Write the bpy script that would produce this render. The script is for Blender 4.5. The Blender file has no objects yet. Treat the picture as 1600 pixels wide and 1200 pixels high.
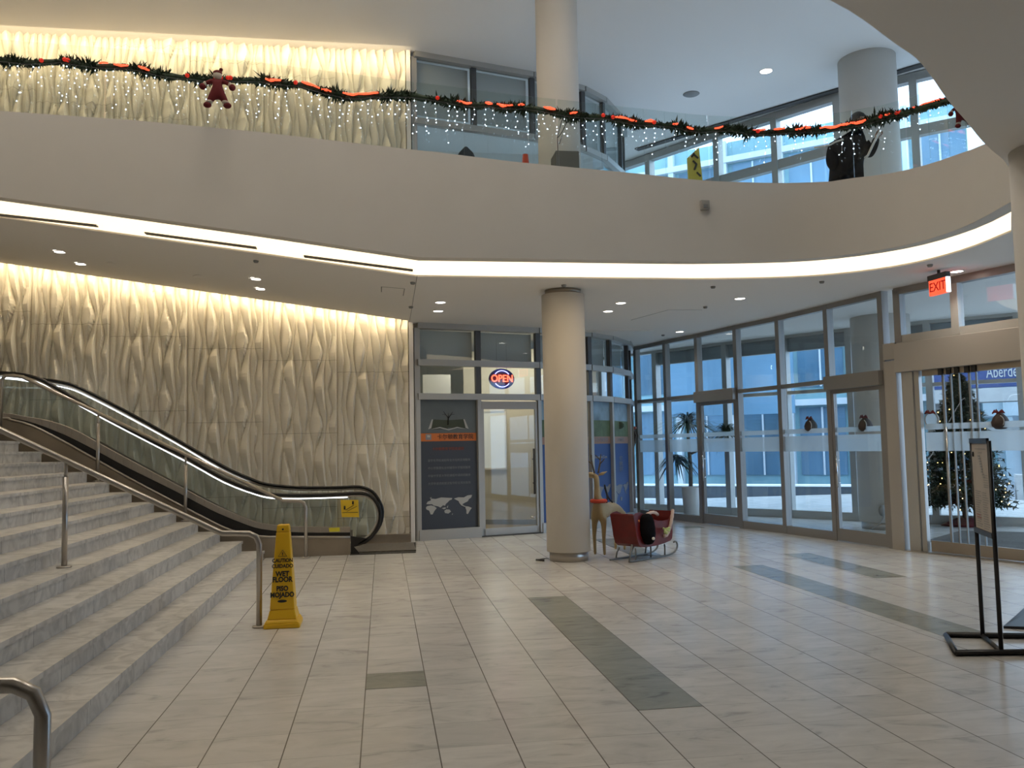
import bpy, bmesh, math, random
from math import sin, cos, pi, radians, atan2, hypot, sqrt, floor
from mathutils import Vector, Matrix
random.seed(7)
C = bpy.context.scene.collection
sc = bpy.context.scene

# ------------------------------------------------------------------ camera
CAM_Z = 1.585
YAW, PITCH, ROLL, FPX = radians(8.6386), radians(4.2123), radians(-1.0912), 1340.0
fw = Vector((sin(YAW)*cos(PITCH), cos(YAW)*cos(PITCH), sin(PITCH)))
_r0 = Vector((cos(YAW), -sin(YAW), 0)); _u0 = _r0.cross(fw)
rt = cos(ROLL)*_r0 + sin(ROLL)*_u0
up = -sin(ROLL)*_r0 + cos(ROLL)*_u0
cam_d = bpy.data.cameras.new('camera'); cam = bpy.data.objects.new('camera', cam_d); C.objects.link(cam)
cam_d.sensor_fit = 'HORIZONTAL'; cam_d.sensor_width = 36.0; cam_d.lens = 36.0*FPX/1600.0
cam_d.clip_start = 0.05; cam_d.clip_end = 300
m = Matrix((( rt.x, up.x, -fw.x, 0), (rt.y, up.y, -fw.y, 0), (rt.z, up.z, -fw.z, CAM_Z), (0, 0, 0, 1)))
cam.matrix_world = m
sc.camera = cam

# ------------------------------------------------------------------ world, exposure
sc.view_settings.view_transform = 'Standard'; sc.view_settings.look = 'None'
sc.view_settings.exposure = 0.0; sc.view_settings.gamma = 1.0
sc.view_settings.use_curve_mapping = False
sc.cycles.use_denoising = True
sc.cycles.max_bounces = 8; sc.cycles.diffuse_bounces = 5; sc.cycles.transparent_max_bounces = 24
sc.cycles.sample_clamp_indirect = 6.0
sc.cycles.caustics_reflective = False; sc.cycles.caustics_refractive = False
w = bpy.data.worlds.new('overcast_sky'); sc.world = w; w.use_nodes = True
nt = w.node_tree; bg = nt.nodes['Background']
tc = nt.nodes.new('ShaderNodeTexCoord'); sx = nt.nodes.new('ShaderNodeSeparateXYZ'); cr = nt.nodes.new('ShaderNodeValToRGB')
nt.links.new(tc.outputs['Generated'], sx.inputs[0]); nt.links.new(sx.outputs['Z'], cr.inputs[0])
cr.color_ramp.elements[0].position = 0.0; cr.color_ramp.elements[0].color = (0.42, 0.62, 0.92, 1)
cr.color_ramp.elements[1].position = 0.6; cr.color_ramp.elements[1].color = (0.62, 0.80, 1.0, 1)
nt.links.new(cr.outputs[0], bg.inputs[0]); bg.inputs[1].default_value = 4.2

def area_light(name, loc, direction, sx_, sy_, power, col, xaxis=None):
    d = bpy.data.lights.new(name, 'AREA'); d.shape = 'RECTANGLE'; d.size = sx_; d.size_y = sy_; d.energy = power; d.color = col
    o = bpy.data.objects.new(name, d); C.objects.link(o)
    z = -Vector(direction).normalized(); x = Vector(xaxis or (1, 0, 0)); x = (x - x.dot(z)*z).normalized(); y = z.cross(x)
    o.matrix_world = Matrix(((x.x, y.x, z.x, loc[0]), (x.y, y.y, z.y, loc[1]), (x.z, y.z, z.z, loc[2]), (0, 0, 0, 1)))
    return o
WARM = (1.0, 0.87, 0.70); NEUT = (1.0, 0.92, 0.80)
ZS = 3.80                      # height of the lower soffit
ZU = 8.72                      # height of the upper ceiling
def ramp_z(x): return ZS + max(0.0, 0.141*(0.46-x))   # the soffit over the stairs climbs to the left
# LED runs hidden in the slots beside the relief wall
area_light('slot_light_lower', (-4.0, 14.86, ramp_z(-4.0)+0.06), (-0.141, 0.75, -1), 8.8, 0.05, 60, (1.0, .78, .48), (1, 0, -0.141))
area_light('slot_light_upper', (-4.0, 14.72, ZU-0.06), (0, 0.62, -1), 9.0, 0.06, 75, (1.0, .78, .48))

# ------------------------------------------------------------------ pixel measuring helpers (1600x1200 frame)
def ray(px, py): return fw + (px-800)/FPX*rt + (600-py)/FPX*up
def P(px, py, z=0.0):
    d = ray(px, py); t = (z-CAM_Z)/d.z; return Vector((d.x*t, d.y*t, z))
def PV(px, py, A, B):
    d = ray(px, py); n = (B[1]-A[1], -(B[0]-A[0])); t = (n[0]*A[0]+n[1]*A[1])/(n[0]*d.x+n[1]*d.y)
    return Vector((d.x*t, d.y*t, CAM_Z+d.z*t))
def PY(px, py, Y): return PV(px, py, (0, Y), (1, Y))
def PC(px, py, curve):
    """where the sight line meets the upright surface standing on a plan curve"""
    d = ray(px, py); best = None
    for (a, b) in zip(curve[:-1], curve[1:]):
        ex, ey = b[0]-a[0], b[1]-a[1]; den = d.x*ey - d.y*ex
        if abs(den) < 1e-9: continue
        t = (a[0]*ey-a[1]*ex)/den; s = (a[0]*d.y-a[1]*d.x)/den
        if t > 0 and -0.001 <= s <= 1.001 and (best is None or t < best): best = t
    if best is None:
        a, b = (curve[0], curve[1]) if px < 800 else (curve[-2], curve[-1])
        return PV(px, py, a, b)
    return Vector((d.x*best, d.y*best, CAM_Z+d.z*best))

# ------------------------------------------------------------------ materials
def mat(name, col, rough=0.6, metal=0.0, emit=None, strength=0, spec=0.5, alpha=1.0, noise=None, bump=None, coat=0):
    m = bpy.data.materials.new(name); m.use_nodes = True; t = m.node_tree; b = t.nodes['Principled BSDF']
    b.inputs['Base Color'].default_value = (*col, 1); b.inputs['Roughness'].default_value = rough
    b.inputs['Metallic'].default_value = metal; b.inputs['Specular IOR Level'].default_value = spec
    b.inputs['Alpha'].default_value = alpha; b.inputs['Coat Weight'].default_value = coat
    if emit: b.inputs['Emission Color'].default_value = (*emit, 1); b.inputs['Emission Strength'].default_value = strength
    if noise or bump:
        tx = t.nodes.new('ShaderNodeTexCoord'); n = t.nodes.new('ShaderNodeTexNoise')
        sc_ = (noise or bump)[0]; n.inputs['Scale'].default_value = sc_; n.inputs['Detail'].default_value = 6
        t.links.new(tx.outputs['Object'], n.inputs['Vector'])
        if noise:
            r = t.nodes.new('ShaderNodeValToRGB'); a = noise[1]
            r.color_ramp.elements[0].position = .3; r.color_ramp.elements[1].position = .7
            r.color_ramp.elements[0].color = (*[c*(1-a) for c in col], 1); r.color_ramp.elements[1].color = (*[min(1, c*(1+a)) for c in col], 1)
            t.links.new(n.outputs['Fac'], r.inputs[0]); t.links.new(r.outputs[0], b.inputs['Base Color'])
        if bump:
            bp = t.nodes.new('ShaderNodeBump'); bp.inputs['Strength'].default_value = bump[1]; bp.inputs['Distance'].default_value = .01
            t.links.new(n.outputs['Fac'], bp.inputs['Height']); t.links.new(bp.outputs[0], b.inputs['Normal'])
    return m
def math_node(t, op, a, b=None):
    n = t.nodes.new('ShaderNodeMath'); n.operation = op
    for i, v in enumerate((a, b)):
        if v is None: continue
        if isinstance(v, (int, float)): n.inputs[i].default_value = v
        else: t.links.new(v, n.inputs[i])
    return n.outputs[0]
def glass(name, tint, ior=1.45, refl=1.0):
    m = bpy.data.materials.new(name); m.use_nodes = True; t = m.node_tree
    for n in list(t.nodes): t.nodes.remove(n)
    o = t.nodes.new('ShaderNodeOutputMaterial'); mx = t.nodes.new('ShaderNodeMixShader'); tr = t.nodes.new('ShaderNodeBsdfTransparent')
    gl = t.nodes.new('ShaderNodeBsdfGlossy'); lw_ = t.nodes.new('ShaderNodeLayerWeight'); lw_.inputs[0].default_value = .5
    fr = math_node(t, 'ADD', math_node(t, 'MULTIPLY', math_node(t, 'POWER', lw_.outputs['Facing'], 4.0), .75), .035)
    tr.inputs[0].default_value = (*tint, 1); gl.inputs['Roughness'].default_value = 0.0; gl.inputs['Color'].default_value = (refl, refl, refl, 1)
    t.links.new(fr, mx.inputs[0]); t.links.new(tr.outputs[0], mx.inputs[1]); t.links.new(gl.outputs[0], mx.inputs[2])
    t.links.new(mx.outputs[0], o.inputs[0]); return m
def frost(name, col, a):
    m = bpy.data.materials.new(name); m.use_nodes = True; t = m.node_tree
    for n in list(t.nodes): t.nodes.remove(n)
    o = t.nodes.new('ShaderNodeOutputMaterial'); mx = t.nodes.new('ShaderNodeMixShader'); tr = t.nodes.new('ShaderNodeBsdfTransparent')
    ad = t.nodes.new('ShaderNodeMixShader'); ad.inputs[0].default_value = .65
    df = t.nodes.new('ShaderNodeBsdfDiffuse'); tl = t.nodes.new('ShaderNodeBsdfTranslucent')
    df.inputs[0].default_value = (*col, 1); tl.inputs[0].default_value = (*col, 1); mx.inputs[0].default_value = a
    t.links.new(df.outputs[0], ad.inputs[1]); t.links.new(tl.outputs[0], ad.inputs[2])
    t.links.new(tr.outputs[0], mx.inputs[1]); t.links.new(ad.outputs[0], mx.inputs[2]); t.links.new(mx.outputs[0], o.inputs[0]); return m

def marble(name, base, tile=0.4061, ox=-0.125, oy=5.093, line=0.006, vein=.12, rough=0.22, dark=(0.16, .145, .125), linex=True, axes=('X', 'Y')):
    """marble tiles with joints on a square grid, soft grey veins, and a tone of its own for each tile"""
    m = bpy.data.materials.new(name); m.use_nodes = True; t = m.node_tree; b = t.nodes['Principled BSDF']
    g = t.nodes.new('ShaderNodeNewGeometry'); s = t.nodes.new('ShaderNodeSeparateXYZ'); t.links.new(g.outputs['Position'], s.inputs[0])
    ux = math_node(t, 'DIVIDE', math_node(t, 'SUBTRACT', s.outputs[axes[0]], ox), tile)
    uy = math_node(t, 'DIVIDE', math_node(t, 'SUBTRACT', s.outputs[axes[1]], oy), tile)
    fx = math_node(t, 'FRACT', ux); fy = math_node(t, 'FRACT', uy)
    def edge(f, wd): return math_node(t, 'LESS_THAN', math_node(t, 'MINIMUM', f, math_node(t, 'SUBTRACT', 1.0, f)), wd)
    ex = edge(fx, line/2/tile*1.15); ey = edge(fy, line/2/tile*0.42)
    cx = math_node(t, 'FLOOR', ux); cy = math_node(t, 'FLOOR', uy)
    cmb = t.nodes.new('ShaderNodeCombineXYZ'); t.links.new(cx, cmb.inputs[0]); t.links.new(cy, cmb.inputs[1])
    wn = t.nodes.new('ShaderNodeTexWhiteNoise'); wn.noise_dimensions = '3D'; t.links.new(cmb.outputs[0], wn.inputs['Vector'])
    # veins: stretched, distorted noise, shifted per tile
    mp = t.nodes.new('ShaderNodeVectorMath'); mp.operation = 'MULTIPLY_ADD'
    t.links.new(wn.outputs['Color'], mp.inputs[0]); mp.inputs[1].default_value = (9, 9, 9); t.links.new(g.outputs['Position'], mp.inputs[2])
    sc1 = t.nodes.new('ShaderNodeVectorMath'); sc1.operation = 'MULTIPLY'; t.links.new(mp.outputs[0], sc1.inputs[0])
    sc1.inputs[1].default_value = (1.6, 3.6, 3.0)
    n1 = t.nodes.new('ShaderNodeTexNoise'); n1.inputs['Scale'].default_value = 1.4; n1.inputs['Detail'].default_value = 9; n1.inputs['Roughness'].default_value = .62; n1.inputs['Distortion'].default_value = 1.3
    t.links.new(sc1.outputs[0], n1.inputs['Vector'])
    r = t.nodes.new('ShaderNodeValToRGB'); e = r.color_ramp.elements
    e[0].position = .30; e[0].color = (*[c*(1-3.0*vein) for c in base], 1); e[1].position = .62; e[1].color = (*base, 1)
    k = e.new(.42); k.color = (*[c*(1-vein) for c in base], 1)
    t.links.new(n1.outputs['Fac'], r.inputs[0])
    hv = t.nodes.new('ShaderNodeHueSaturation'); t.links.new(r.outputs[0], hv.inputs['Color'])
    val = math_node(t, 'ADD', math_node(t, 'MULTIPLY', wn.outputs['Value'], 0.12), 0.94); t.links.new(val, hv.inputs['Value'])
    mx = t.nodes.new('ShaderNodeMix'); mx.data_type = 'RGBA'
    t.links.new(math_node(t, 'MAXIMUM', ex, math_node(t, 'MULTIPLY', ey, .8)), mx.inputs[0]); t.links.new(hv.outputs[0], mx.inputs[6]); mx.inputs[7].default_value = (*dark, 1)
    t.links.new(mx.outputs[2], b.inputs['Base Color']); b.inputs['Roughness'].default_value = rough; b.inputs['Specular IOR Level'].default_value = .45
    return m

M = dict(
    floor=marble('floor_marble', (0.655, 0.635, 0.595)),
    floor_dark=marble('floor_green_marble', (0.32, 0.325, 0.28), vein=.16),
    step=marble('stair_marble', (0.60, 0.59, 0.56), tile=.4061, oy=5.093, ox=50.0, line=.005, vein=.12, rough=.35, axes=('X', 'Y')),
    plaster=mat('warm_white_plaster', (0.66, 0.625, 0.57), .75, noise=(1.5, .02)),
    soffit=mat('soffit_paint', (0.80, 0.775, 0.74), .8),
    white=mat('white_paint', (0.78, 0.76, 0.72), .6),
    ceil_up=mat('upper_ceiling_paint', (0.84, 0.84, 0.83), .8),
    band=mat('cove_plaster_glow', (0.9, .85, .75), .6, emit=(1.0, 0.78, 0.50), strength=1.75),  # plaster; the wash of concealed LEDs is put in as emission
    frame=mat('anodised_frame', (0.30, 0.285, 0.265), .42, .45),
    frame_dark=mat('dark_frame', (0.10, 0.10, 0.10), .4, .3),
    frame_light=mat('light_frame', (0.46, 0.45, 0.42), .42, .4),
    clad=mat('beige_cladding', (0.42, 0.395, 0.36), .45, .35),
    bronze=mat('brushed_panel', (0.36, 0.31, 0.25), .38, .65, noise=(2.0, .12)),
    steel=mat('brushed_steel', (0.46, 0.43, 0.39), .30, .9),
    darksteel=mat('dull_dark_metal', (0.20, 0.20, 0.19), .45, .6),
    chrome=mat('chrome', (0.65, .64, .62), .15, 1.0),
    black=mat('black_rubber', (0.012, 0.012, 0.013), .35),
    darkgrey=mat('dark_grey', (0.06, 0.06, 0.06), .6),
    grey=mat('mid_grey', (0.25, 0.25, 0.24), .6),
    glass=glass('window_glass', (0.93, 0.96, 0.975)),
    glass_clear=glass('door_glass', (0.97, 0.98, 0.97)),
    glass_green=glass('balustrade_glass', (0.91, 0.945, 0.935)),
    glass_esc=glass('escalator_glass', (0.91, 0.935, 0.93)),
    frost=frost('frosted_film', (0.70, 0.76, 0.78), .62),
    blind=mat('grey_blind', (0.60, .61, .57), .8),
    led=mat('white_led', (1, 1, 1), .5, emit=(0.85, 0.93, 1.0), strength=3.5),
    lamp=mat('downlight_lens', (1, 1, 1), .5, emit=(1.0, 0.93, 0.84), strength=9),
    yellow=mat('yellow_plastic', (0.80, 0.47, 0.012), .42),
    yellow_sign=mat('yellow_sticker', (0.80, 0.55, 0.03), .5),
    red=mat('red_paint', (0.13, 0.008, 0.007), .35, noise=(6, .25)),
    redcloth=mat('red_plush', (0.12, 0.008, 0.010), .9),
    cream=mat('cream_plush', (0.55, .48, .40), .95),
    pink=mat('pink_fluff_trim', (0.62, 0.48, 0.42), .9),
    needle=mat('dark_green_needles', (0.020, 0.040, 0.018), .7, noise=(30, .5)),
    leaf=mat('palm_leaf', (0.035, 0.06, 0.03), .5, noise=(12, .4)),
    trunk=mat('palm_trunk', (0.16, 0.12, 0.08), .9, noise=(14, .3)),
    gold=mat('gold_wire_mesh', (0.42, 0.31, 0.16), .45, .4, bump=(60, .6)),
    ledblue=mat('blue_white_bulb', (1, 1, 1), .4, emit=(0.62, 0.80, 1.0), strength=8),
    bulbwarm=mat('warm_fairy_bulb', (1, .8, .4), .4, emit=(1.0, 0.62, 0.20), strength=8),
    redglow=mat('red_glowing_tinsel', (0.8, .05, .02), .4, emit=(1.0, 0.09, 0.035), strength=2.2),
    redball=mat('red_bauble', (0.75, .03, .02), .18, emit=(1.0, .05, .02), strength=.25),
    exitred=mat('exit_red', (0.8, .06, .03), .5, emit=(1.0, 0.10, 0.04), strength=1.4),
    exitdark=mat('exit_letters', (0.35, .02, .01), .5, emit=(1.0, .25, .12), strength=.25),
    navy=mat('poster_navy', (0.052, 0.060, 0.078), .45),
    blue=mat('poster_blue', (0.030, 0.085, 0.27), .45),
    orange=mat('poster_orange', (0.62, 0.17, 0.035), .5),
    brownband=mat('poster_brown_band', (0.36, 0.22, 0.17), .5),
    sky=mat('poster_sky', (0.24, 0.36, 0.45), .5, noise=(3.0, .35)),
    hill=mat('poster_green', (0.10, 0.15, 0.07), .5, noise=(5, .3)),
    ltgrey=mat('print_light_grey', (0.46, 0.46, 0.44), .6),
    dimgrey=mat('print_dim_grey', (0.24, 0.25, 0.27), .6),
    offwhite=mat('print_white', (0.72, .70, .64), .6),
    txtblack=mat('print_black', (0.02, .02, .02), .6),
    txtred=mat('print_red', (0.32, 0.07, 0.04), .6),
    room=mat('shop_wall', (0.66, 0.62, 0.52), .7),
    roomfloor=mat('shop_floor', (0.30, 0.24, 0.16), .5),
    neonblue=mat('neon_blue', (0.1, .1, .9), .4, emit=(0.12, 0.12, 1.0), strength=3.0),
    neonwhite=mat('neon_pale_blue', (0.5, .5, 1), .4, emit=(0.45, 0.45, 1.0), strength=3.0),
    neonred=mat('neon_red', (1, .2, .1), .4, emit=(1.0, 0.13, 0.06), strength=3.2),
    signback=mat('sign_backing', (0.12, .01, .03), .4),
    signblue=mat('sign_blue_backing', (0.02, .02, .20), .4),
    neoncyan=mat('neon_cyan', (0.1, .4, .5), .4, emit=(0.10, 0.45, 0.60), strength=1.0),
    coat=mat('black_coat', (0.006, 0.006, 0.008), .9, spec=.1, noise=(8, .4)),
    skin=mat('skin', (0.35, .2, .13), .6),
    hair=mat('black_hair', (0.010, .009, .009), .5),
    ground=mat('plaza_paving', (0.55, 0.57, 0.60), .7, noise=(1.2, .06)),
    road=mat('road_surface', (0.30, .32, .35), .8, noise=(1.5, .1)),
    darkclad=mat('dark_teal_glazing', (0.07, 0.15, 0.22), .2, noise=(.4, .3)),
    tealclad=mat('teal_cladding', (0.22, 0.40, 0.45), .3, noise=(.35, .25)),
    blueclad=mat('blue_cladding', (0.13, 0.25, 0.36), .3, noise=(.3, .25)),
    paleclad=mat('pale_cladding', (0.58, .64, .68), .5, noise=(.8, .1)),
    darkwall=mat('dark_wet_concrete', (0.07, .08, .09), .8),
    concrete=mat('concrete', (0.38, .38, .37), .85, noise=(2, .12)),
    signsky=mat('station_blue', (0.015, 0.045, 0.17), .5),
    stationglow=mat('station_light', (1, 1, 1), .5, emit=(0.8, .92, 1.0), strength=2.2),
    mauve=mat('mauve_poster', (0.36, .16, .34), .5, noise=(5, .5)),
    mat=mat('entrance_mat', (0.075, 0.07, 0.062), .9, noise=(40, .4)),
    snow=mat('snow', (0.85, .87, .9), .9),
    paper=mat('cream_poster_paper', (0.42, .38, .33), .6),
    olive=mat('grey_box', (0.10, .10, .09), .7),
    cone=mat('orange_cone', (0.75, .09, .03), .5),
)

# ------------------------------------------------------------------ mesh building
class MB:
    def __init__(s): s.v = []; s.f = []; s.mi = []; s.smooth = []
    def add(s, vs, fs, sm=False, mi=0):
        o = len(s.v); s.v += [tuple(v) for v in vs]
        for f in fs: s.f.append([i+o for i in f]); s.mi.append(mi); s.smooth.append(sm)
        return s
    def box(s, x0, x1, y0, y1, z0, z1, mi=0):
        return s.add([(x0, y0, z0), (x1, y0, z0), (x1, y1, z0), (x0, y1, z0), (x0, y0, z1), (x1, y0, z1), (x1, y1, z1), (x0, y1, z1)],
                     [(0, 3, 2, 1), (4, 5, 6, 7), (0, 1, 5, 4), (1, 2, 6, 5), (2, 3, 7, 6), (3, 0, 4, 7)], mi=mi)
    def hexa(s, c, mi=0):
        return s.add(c, [(0, 3, 2, 1), (4, 5, 6, 7), (0, 1, 5, 4), (1, 2, 6, 5), (2, 3, 7, 6), (3, 0, 4, 7)], mi=mi)
    def slab(s, A, B, z0, z1, th, off=0.0, z0b=None, z1b=None, mi=0):
        """upright slab standing on the plan segment A-B; off moves it sideways, th is its thickness"""
        dx, dy = B[0]-A[0], B[1]-A[1]; l = hypot(dx, dy) or 1; nx, ny = dy/l, -dx/l
        a, b = off-th/2, off+th/2; z0b = z0 if z0b is None else z0b; z1b = z1 if z1b is None else z1b
        q = [(A[0]+nx*b, A[1]+ny*b), (B[0]+nx*b, B[1]+ny*b), (B[0]+nx*a, B[1]+ny*a), (A[0]+nx*a, A[1]+ny*a)]
        lo = [z0, z0b, z0b, z0]; hi = [z1, z1b, z1b, z1]
        return s.hexa([(q[i][0], q[i][1], lo[i]) for i in range(4)]+[(q[i][0], q[i][1], hi[i]) for i in range(4)], mi)
    def tube(s, pts, r, n=10, closed=False, mi=0):
        pts = [Vector(p) for p in pts]; N = len(pts); rs = r if isinstance(r, (list, tuple)) else [r]*N
        rings = []; prev = None
        for i, p in enumerate(pts):
            if closed: d = pts[(i+1) % N]-pts[i-1]
            else: d = pts[min(i+1, N-1)]-pts[max(i-1, 0)]
            if d.length < 1e-9: d = Vector((0, 0, 1))
            d.normalize()
            if prev is None:
                a = Vector((0, 0, 1)) if abs(d.z) < .9 else Vector((1, 0, 0)); u = d.cross(a).normalized()
            else:
                u = prev - prev.dot(d)*d
                u = u.normalized() if u.length > 1e-6 else d.orthogonal().normalized()
            prev = u; v = d.cross(u)
            rings.append([p+(cos(2*pi*k/n)*u+sin(2*pi*k/n)*v)*rs[i] for k in range(n)])
        vs = [q for r_ in rings for q in r_]; fs = []
        for i in range(N if closed else N-1):
            j = (i+1) % N
            for k in range(n): fs.append((i*n+k, i*n+(k+1) % n, j*n+(k+1) % n, j*n+k))
        if not closed: fs += [tuple(range(n))[::-1], tuple((N-1)*n+k for k in range(n))]
        return s.add(vs, fs, True, mi)
    def lathe(s, prof, c=(0, 0, 0), n=24, mi=0, cap=True):
        vs = []; fs = []
        for (r, z) in prof:
            for k in range(n): vs.append((c[0]+r*cos(2*pi*k/n), c[1]+r*sin(2*pi*k/n), c[2]+z))
        for i in range(len(prof)-1):
            for k in range(n): fs.append((i*n+k, i*n+(k+1) % n, (i+1)*n+(k+1) % n, (i+1)*n+k))
        if cap: fs += [tuple(range(n))[::-1], tuple((len(prof)-1)*n+k for k in range(n))]
        return s.add(vs, fs, True, mi)
    def ball(s, c, r, n=8, mi=0, sq=(1, 1, 1)):
        m_ = max(3, n//2); vs = []; fs = []
        for i in range(m_+1):
            a = pi*i/m_
            for k in range(n): vs.append((c[0]+r*sq[0]*sin(a)*cos(2*pi*k/n), c[1]+r*sq[1]*sin(a)*sin(2*pi*k/n), c[2]-r*sq[2]*cos(a)))
        for i in range(m_):
            for k in range(n): fs.append((i*n+k, i*n+(k+1) % n, (i+1)*n+(k+1) % n, (i+1)*n+k))
        return s.add(vs, fs, True, mi)
    def prism(s, poly, z0, z1, mi=0):
        n = len(poly); z0f = z0 if callable(z0) else (lambda x, y: z0); z1f = z1 if callable(z1) else (lambda x, y: z1)
        vs = [(x, y, z0f(x, y)) for x, y in poly]+[(x, y, z1f(x, y)) for x, y in poly]
        fs = [tuple(range(n))[::-1], tuple(range(n, 2*n))]+[(i, (i+1) % n, (i+1) % n+n, i+n) for i in range(n)]
        return s.add(vs, fs, mi=mi)
    def loft(s, A, B, sm=True, mi=0):
        n = len(A); return s.add(list(A)+list(B), [(i, i+1, i+1+n, i+n) for i in range(n-1)], sm, mi)
    def plate(s, pts, nrm, th, mi=0):
        """flat outline in 3D given thickness along nrm"""
        n = len(pts); d = Vector(nrm).normalized()*th; vs = [Vector(p) for p in pts]+[Vector(p)+d for p in pts]
        return s.add(vs, [tuple(range(n))[::-1], tuple(range(n, 2*n))]+[(i, (i+1) % n, (i+1) % n+n, i+n) for i in range(n)], mi=mi)
    def strip(s, low, high, nrm, th, mi=0):
        """ribbon between two 3D polylines given thickness"""
        d = Vector(nrm).normalized()*th
        for i in range(len(low)-1):
            a, b, c, e = [Vector(q) for q in (low[i], low[i+1], high[i+1], high[i])]
            s.hexa([a, b, b+d, a+d, e, c, c+d, e+d], mi)
        return s
    def build(s, name, material, parent=None, bevel=0, recalc=True):
        me = bpy.data.meshes.new(name); me.from_pydata(s.v, [], s.f)
        for i, p in enumerate(me.polygons): p.use_smooth = s.smooth[i]; p.material_index = s.mi[i]
        for mm in (material if isinstance(material, (list, tuple)) else [material]): me.materials.append(mm)
        if recalc:
            b = bmesh.new(); b.from_mesh(me); bmesh.ops.recalc_face_normals(b, faces=b.faces); b.to_mesh(me); b.free()
        o = bpy.data.objects.new(name, me); C.objects.link(o)
        if parent is not None:
            o.parent = parent
            o.matrix_parent_inverse = parent.matrix_basis.inverted()
        if bevel:
            md = o.modifiers.new('bevel', 'BEVEL'); md.width = bevel; md.segments = 2; md.limit_method = 'ANGLE'; md.angle_limit = radians(40)
        return o
def tag(o, label=None, cat=None, group=None, kind=None):
    if label: o['label'] = label
    if cat: o['category'] = cat
    if group: o['group'] = group
    if kind: o['kind'] = kind
    return o
def empty(name, loc, label=None, cat=None, group=None, kind=None, rz=0):
    o = bpy.data.objects.new(name, None); C.objects.link(o); o.location = loc; o.rotation_euler = (0, 0, rz); o.empty_display_size = .1
    return tag(o, label, cat, group, kind)
def struct(name, mb, material, label, cat, parent=None, bevel=0, recalc=True):
    o = mb.build(name, material, parent, bevel, recalc)
    if parent is None: tag(o, label, cat, kind='structure')
    return o
def local(mb, root):
    return mb
def copy_tree(o, parent=None):
    c = o.copy(); C.objects.link(c); c.parent = parent
    for ch in list(o.children): copy_tree(ch, c)
    return c
def text(name, s, size, origin, xdir, ydir, material, parent=None, ext=.001, align='CENTER', xs=1.0, bold=0.0, shear=0):
    cu = bpy.data.curves.new(name, 'FONT'); cu.body = s; cu.size = size; cu.extrude = ext; cu.align_x = align; cu.align_y = 'CENTER'; cu.offset = bold; cu.resolution_u = 3; cu.shear = shear
    tmp = bpy.data.objects.new(name, cu); C.objects.link(tmp)
    dg = bpy.context.evaluated_depsgraph_get(); dg.update()
    me = bpy.data.meshes.new_from_object(tmp.evaluated_get(dg)); bpy.data.objects.remove(tmp)
    x = Vector(xdir).normalized(); y = Vector(ydir).normalized(); z = x.cross(y)
    for v in me.vertices:
        p = v.co; v.co = Vector(origin)+x*p.x*xs+y*p.y+z*p.z
    me.materials.clear(); me.materials.append(material); me.name = name
    o = bpy.data.objects.new(name, me); C.objects.link(o)
    if parent is not None: o.parent = parent; o.matrix_parent_inverse = parent.matrix_basis.inverted()
    return o
def smooth_curve(pts, n=6):
    out = []; P_ = [Vector(p) for p in pts]
    for i in range(len(P_)-1):
        p0 = P_[max(i-1, 0)]; p1 = P_[i]; p2 = P_[i+1]; p3 = P_[min(i+2, len(P_)-1)]
        for k in range(n):
            t = k/n; out.append(0.5*((2*p1)+(p2-p0)*t+(2*p0-5*p1+4*p2-p3)*t*t+(3*p1-p0-3*p2+p3)*t**3))
    out.append(P_[-1]); return out

# ================================================================== THE SHELL
# plan curves
STORE = [(0.60, 15.10), (1.713, 15.40), (2.87, 15.72), (3.98, 16.24), (4.52, 16.72), (5.15, 17.65), (5.49, 18.60)]
GW = [(5.705, 18.69), (6.022, 17.584), (6.333, 16.521), (6.64, 15.30), (6.948, 14.17), (7.19, 12.933), (7.40, 11.72)]
ENT = [(7.53, 11.50), (8.05, 9.94), (8.75, 7.6), (9.4, 5.0)]
OUT = [(4.2, 23.6), (5.6, 21.4), (6.56, 19.92), (7.64, 18.25), (8.49, 17.10), (9.30, 15.95), (10.3, 14.9), (11.4, 13.9), (12.6, 12.9), (14.0, 11.8)]

fl = MB(); fl.add([(-9, -7, 0), (16, -7, 0), (16, 24, 0), (-9, 24, 0)], [(0, 1, 2, 3)])
fl.box(-9, 16, -7, 24, -.2, -.001)
struct('floor', fl, M['floor'], 'pale veined marble tile floor across the lobby', 'floor', recalc=False)
inl = [(1.4995, 1.9056, 5.093, 9.05), (4.45, 4.86, 6.42, 10.66), (5.60, 6.00, 9.28, 11.60), (-.125, .281, 5.905, 6.30), (3.53, 3.94, 12.0, 14.35), (5.6, 6.0, 15.6, 16.0)]
for i, (a, b, c, d) in enumerate(inl):
    lab = ['long grey-green marble strip in the middle of the floor', 'grey-green marble strip leading to the sign stand', 'short grey-green marble strip near the glass entrance',
           'single grey-green marble tile in the foreground floor', 'grey marble strip in the floor behind the sleigh', 'small grey marble tile by the far glass wall'][i]
    struct('floor', MB().box(a, b, c, d, .0005, .002), M['floor_dark'], lab, 'floor inlay')

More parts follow.
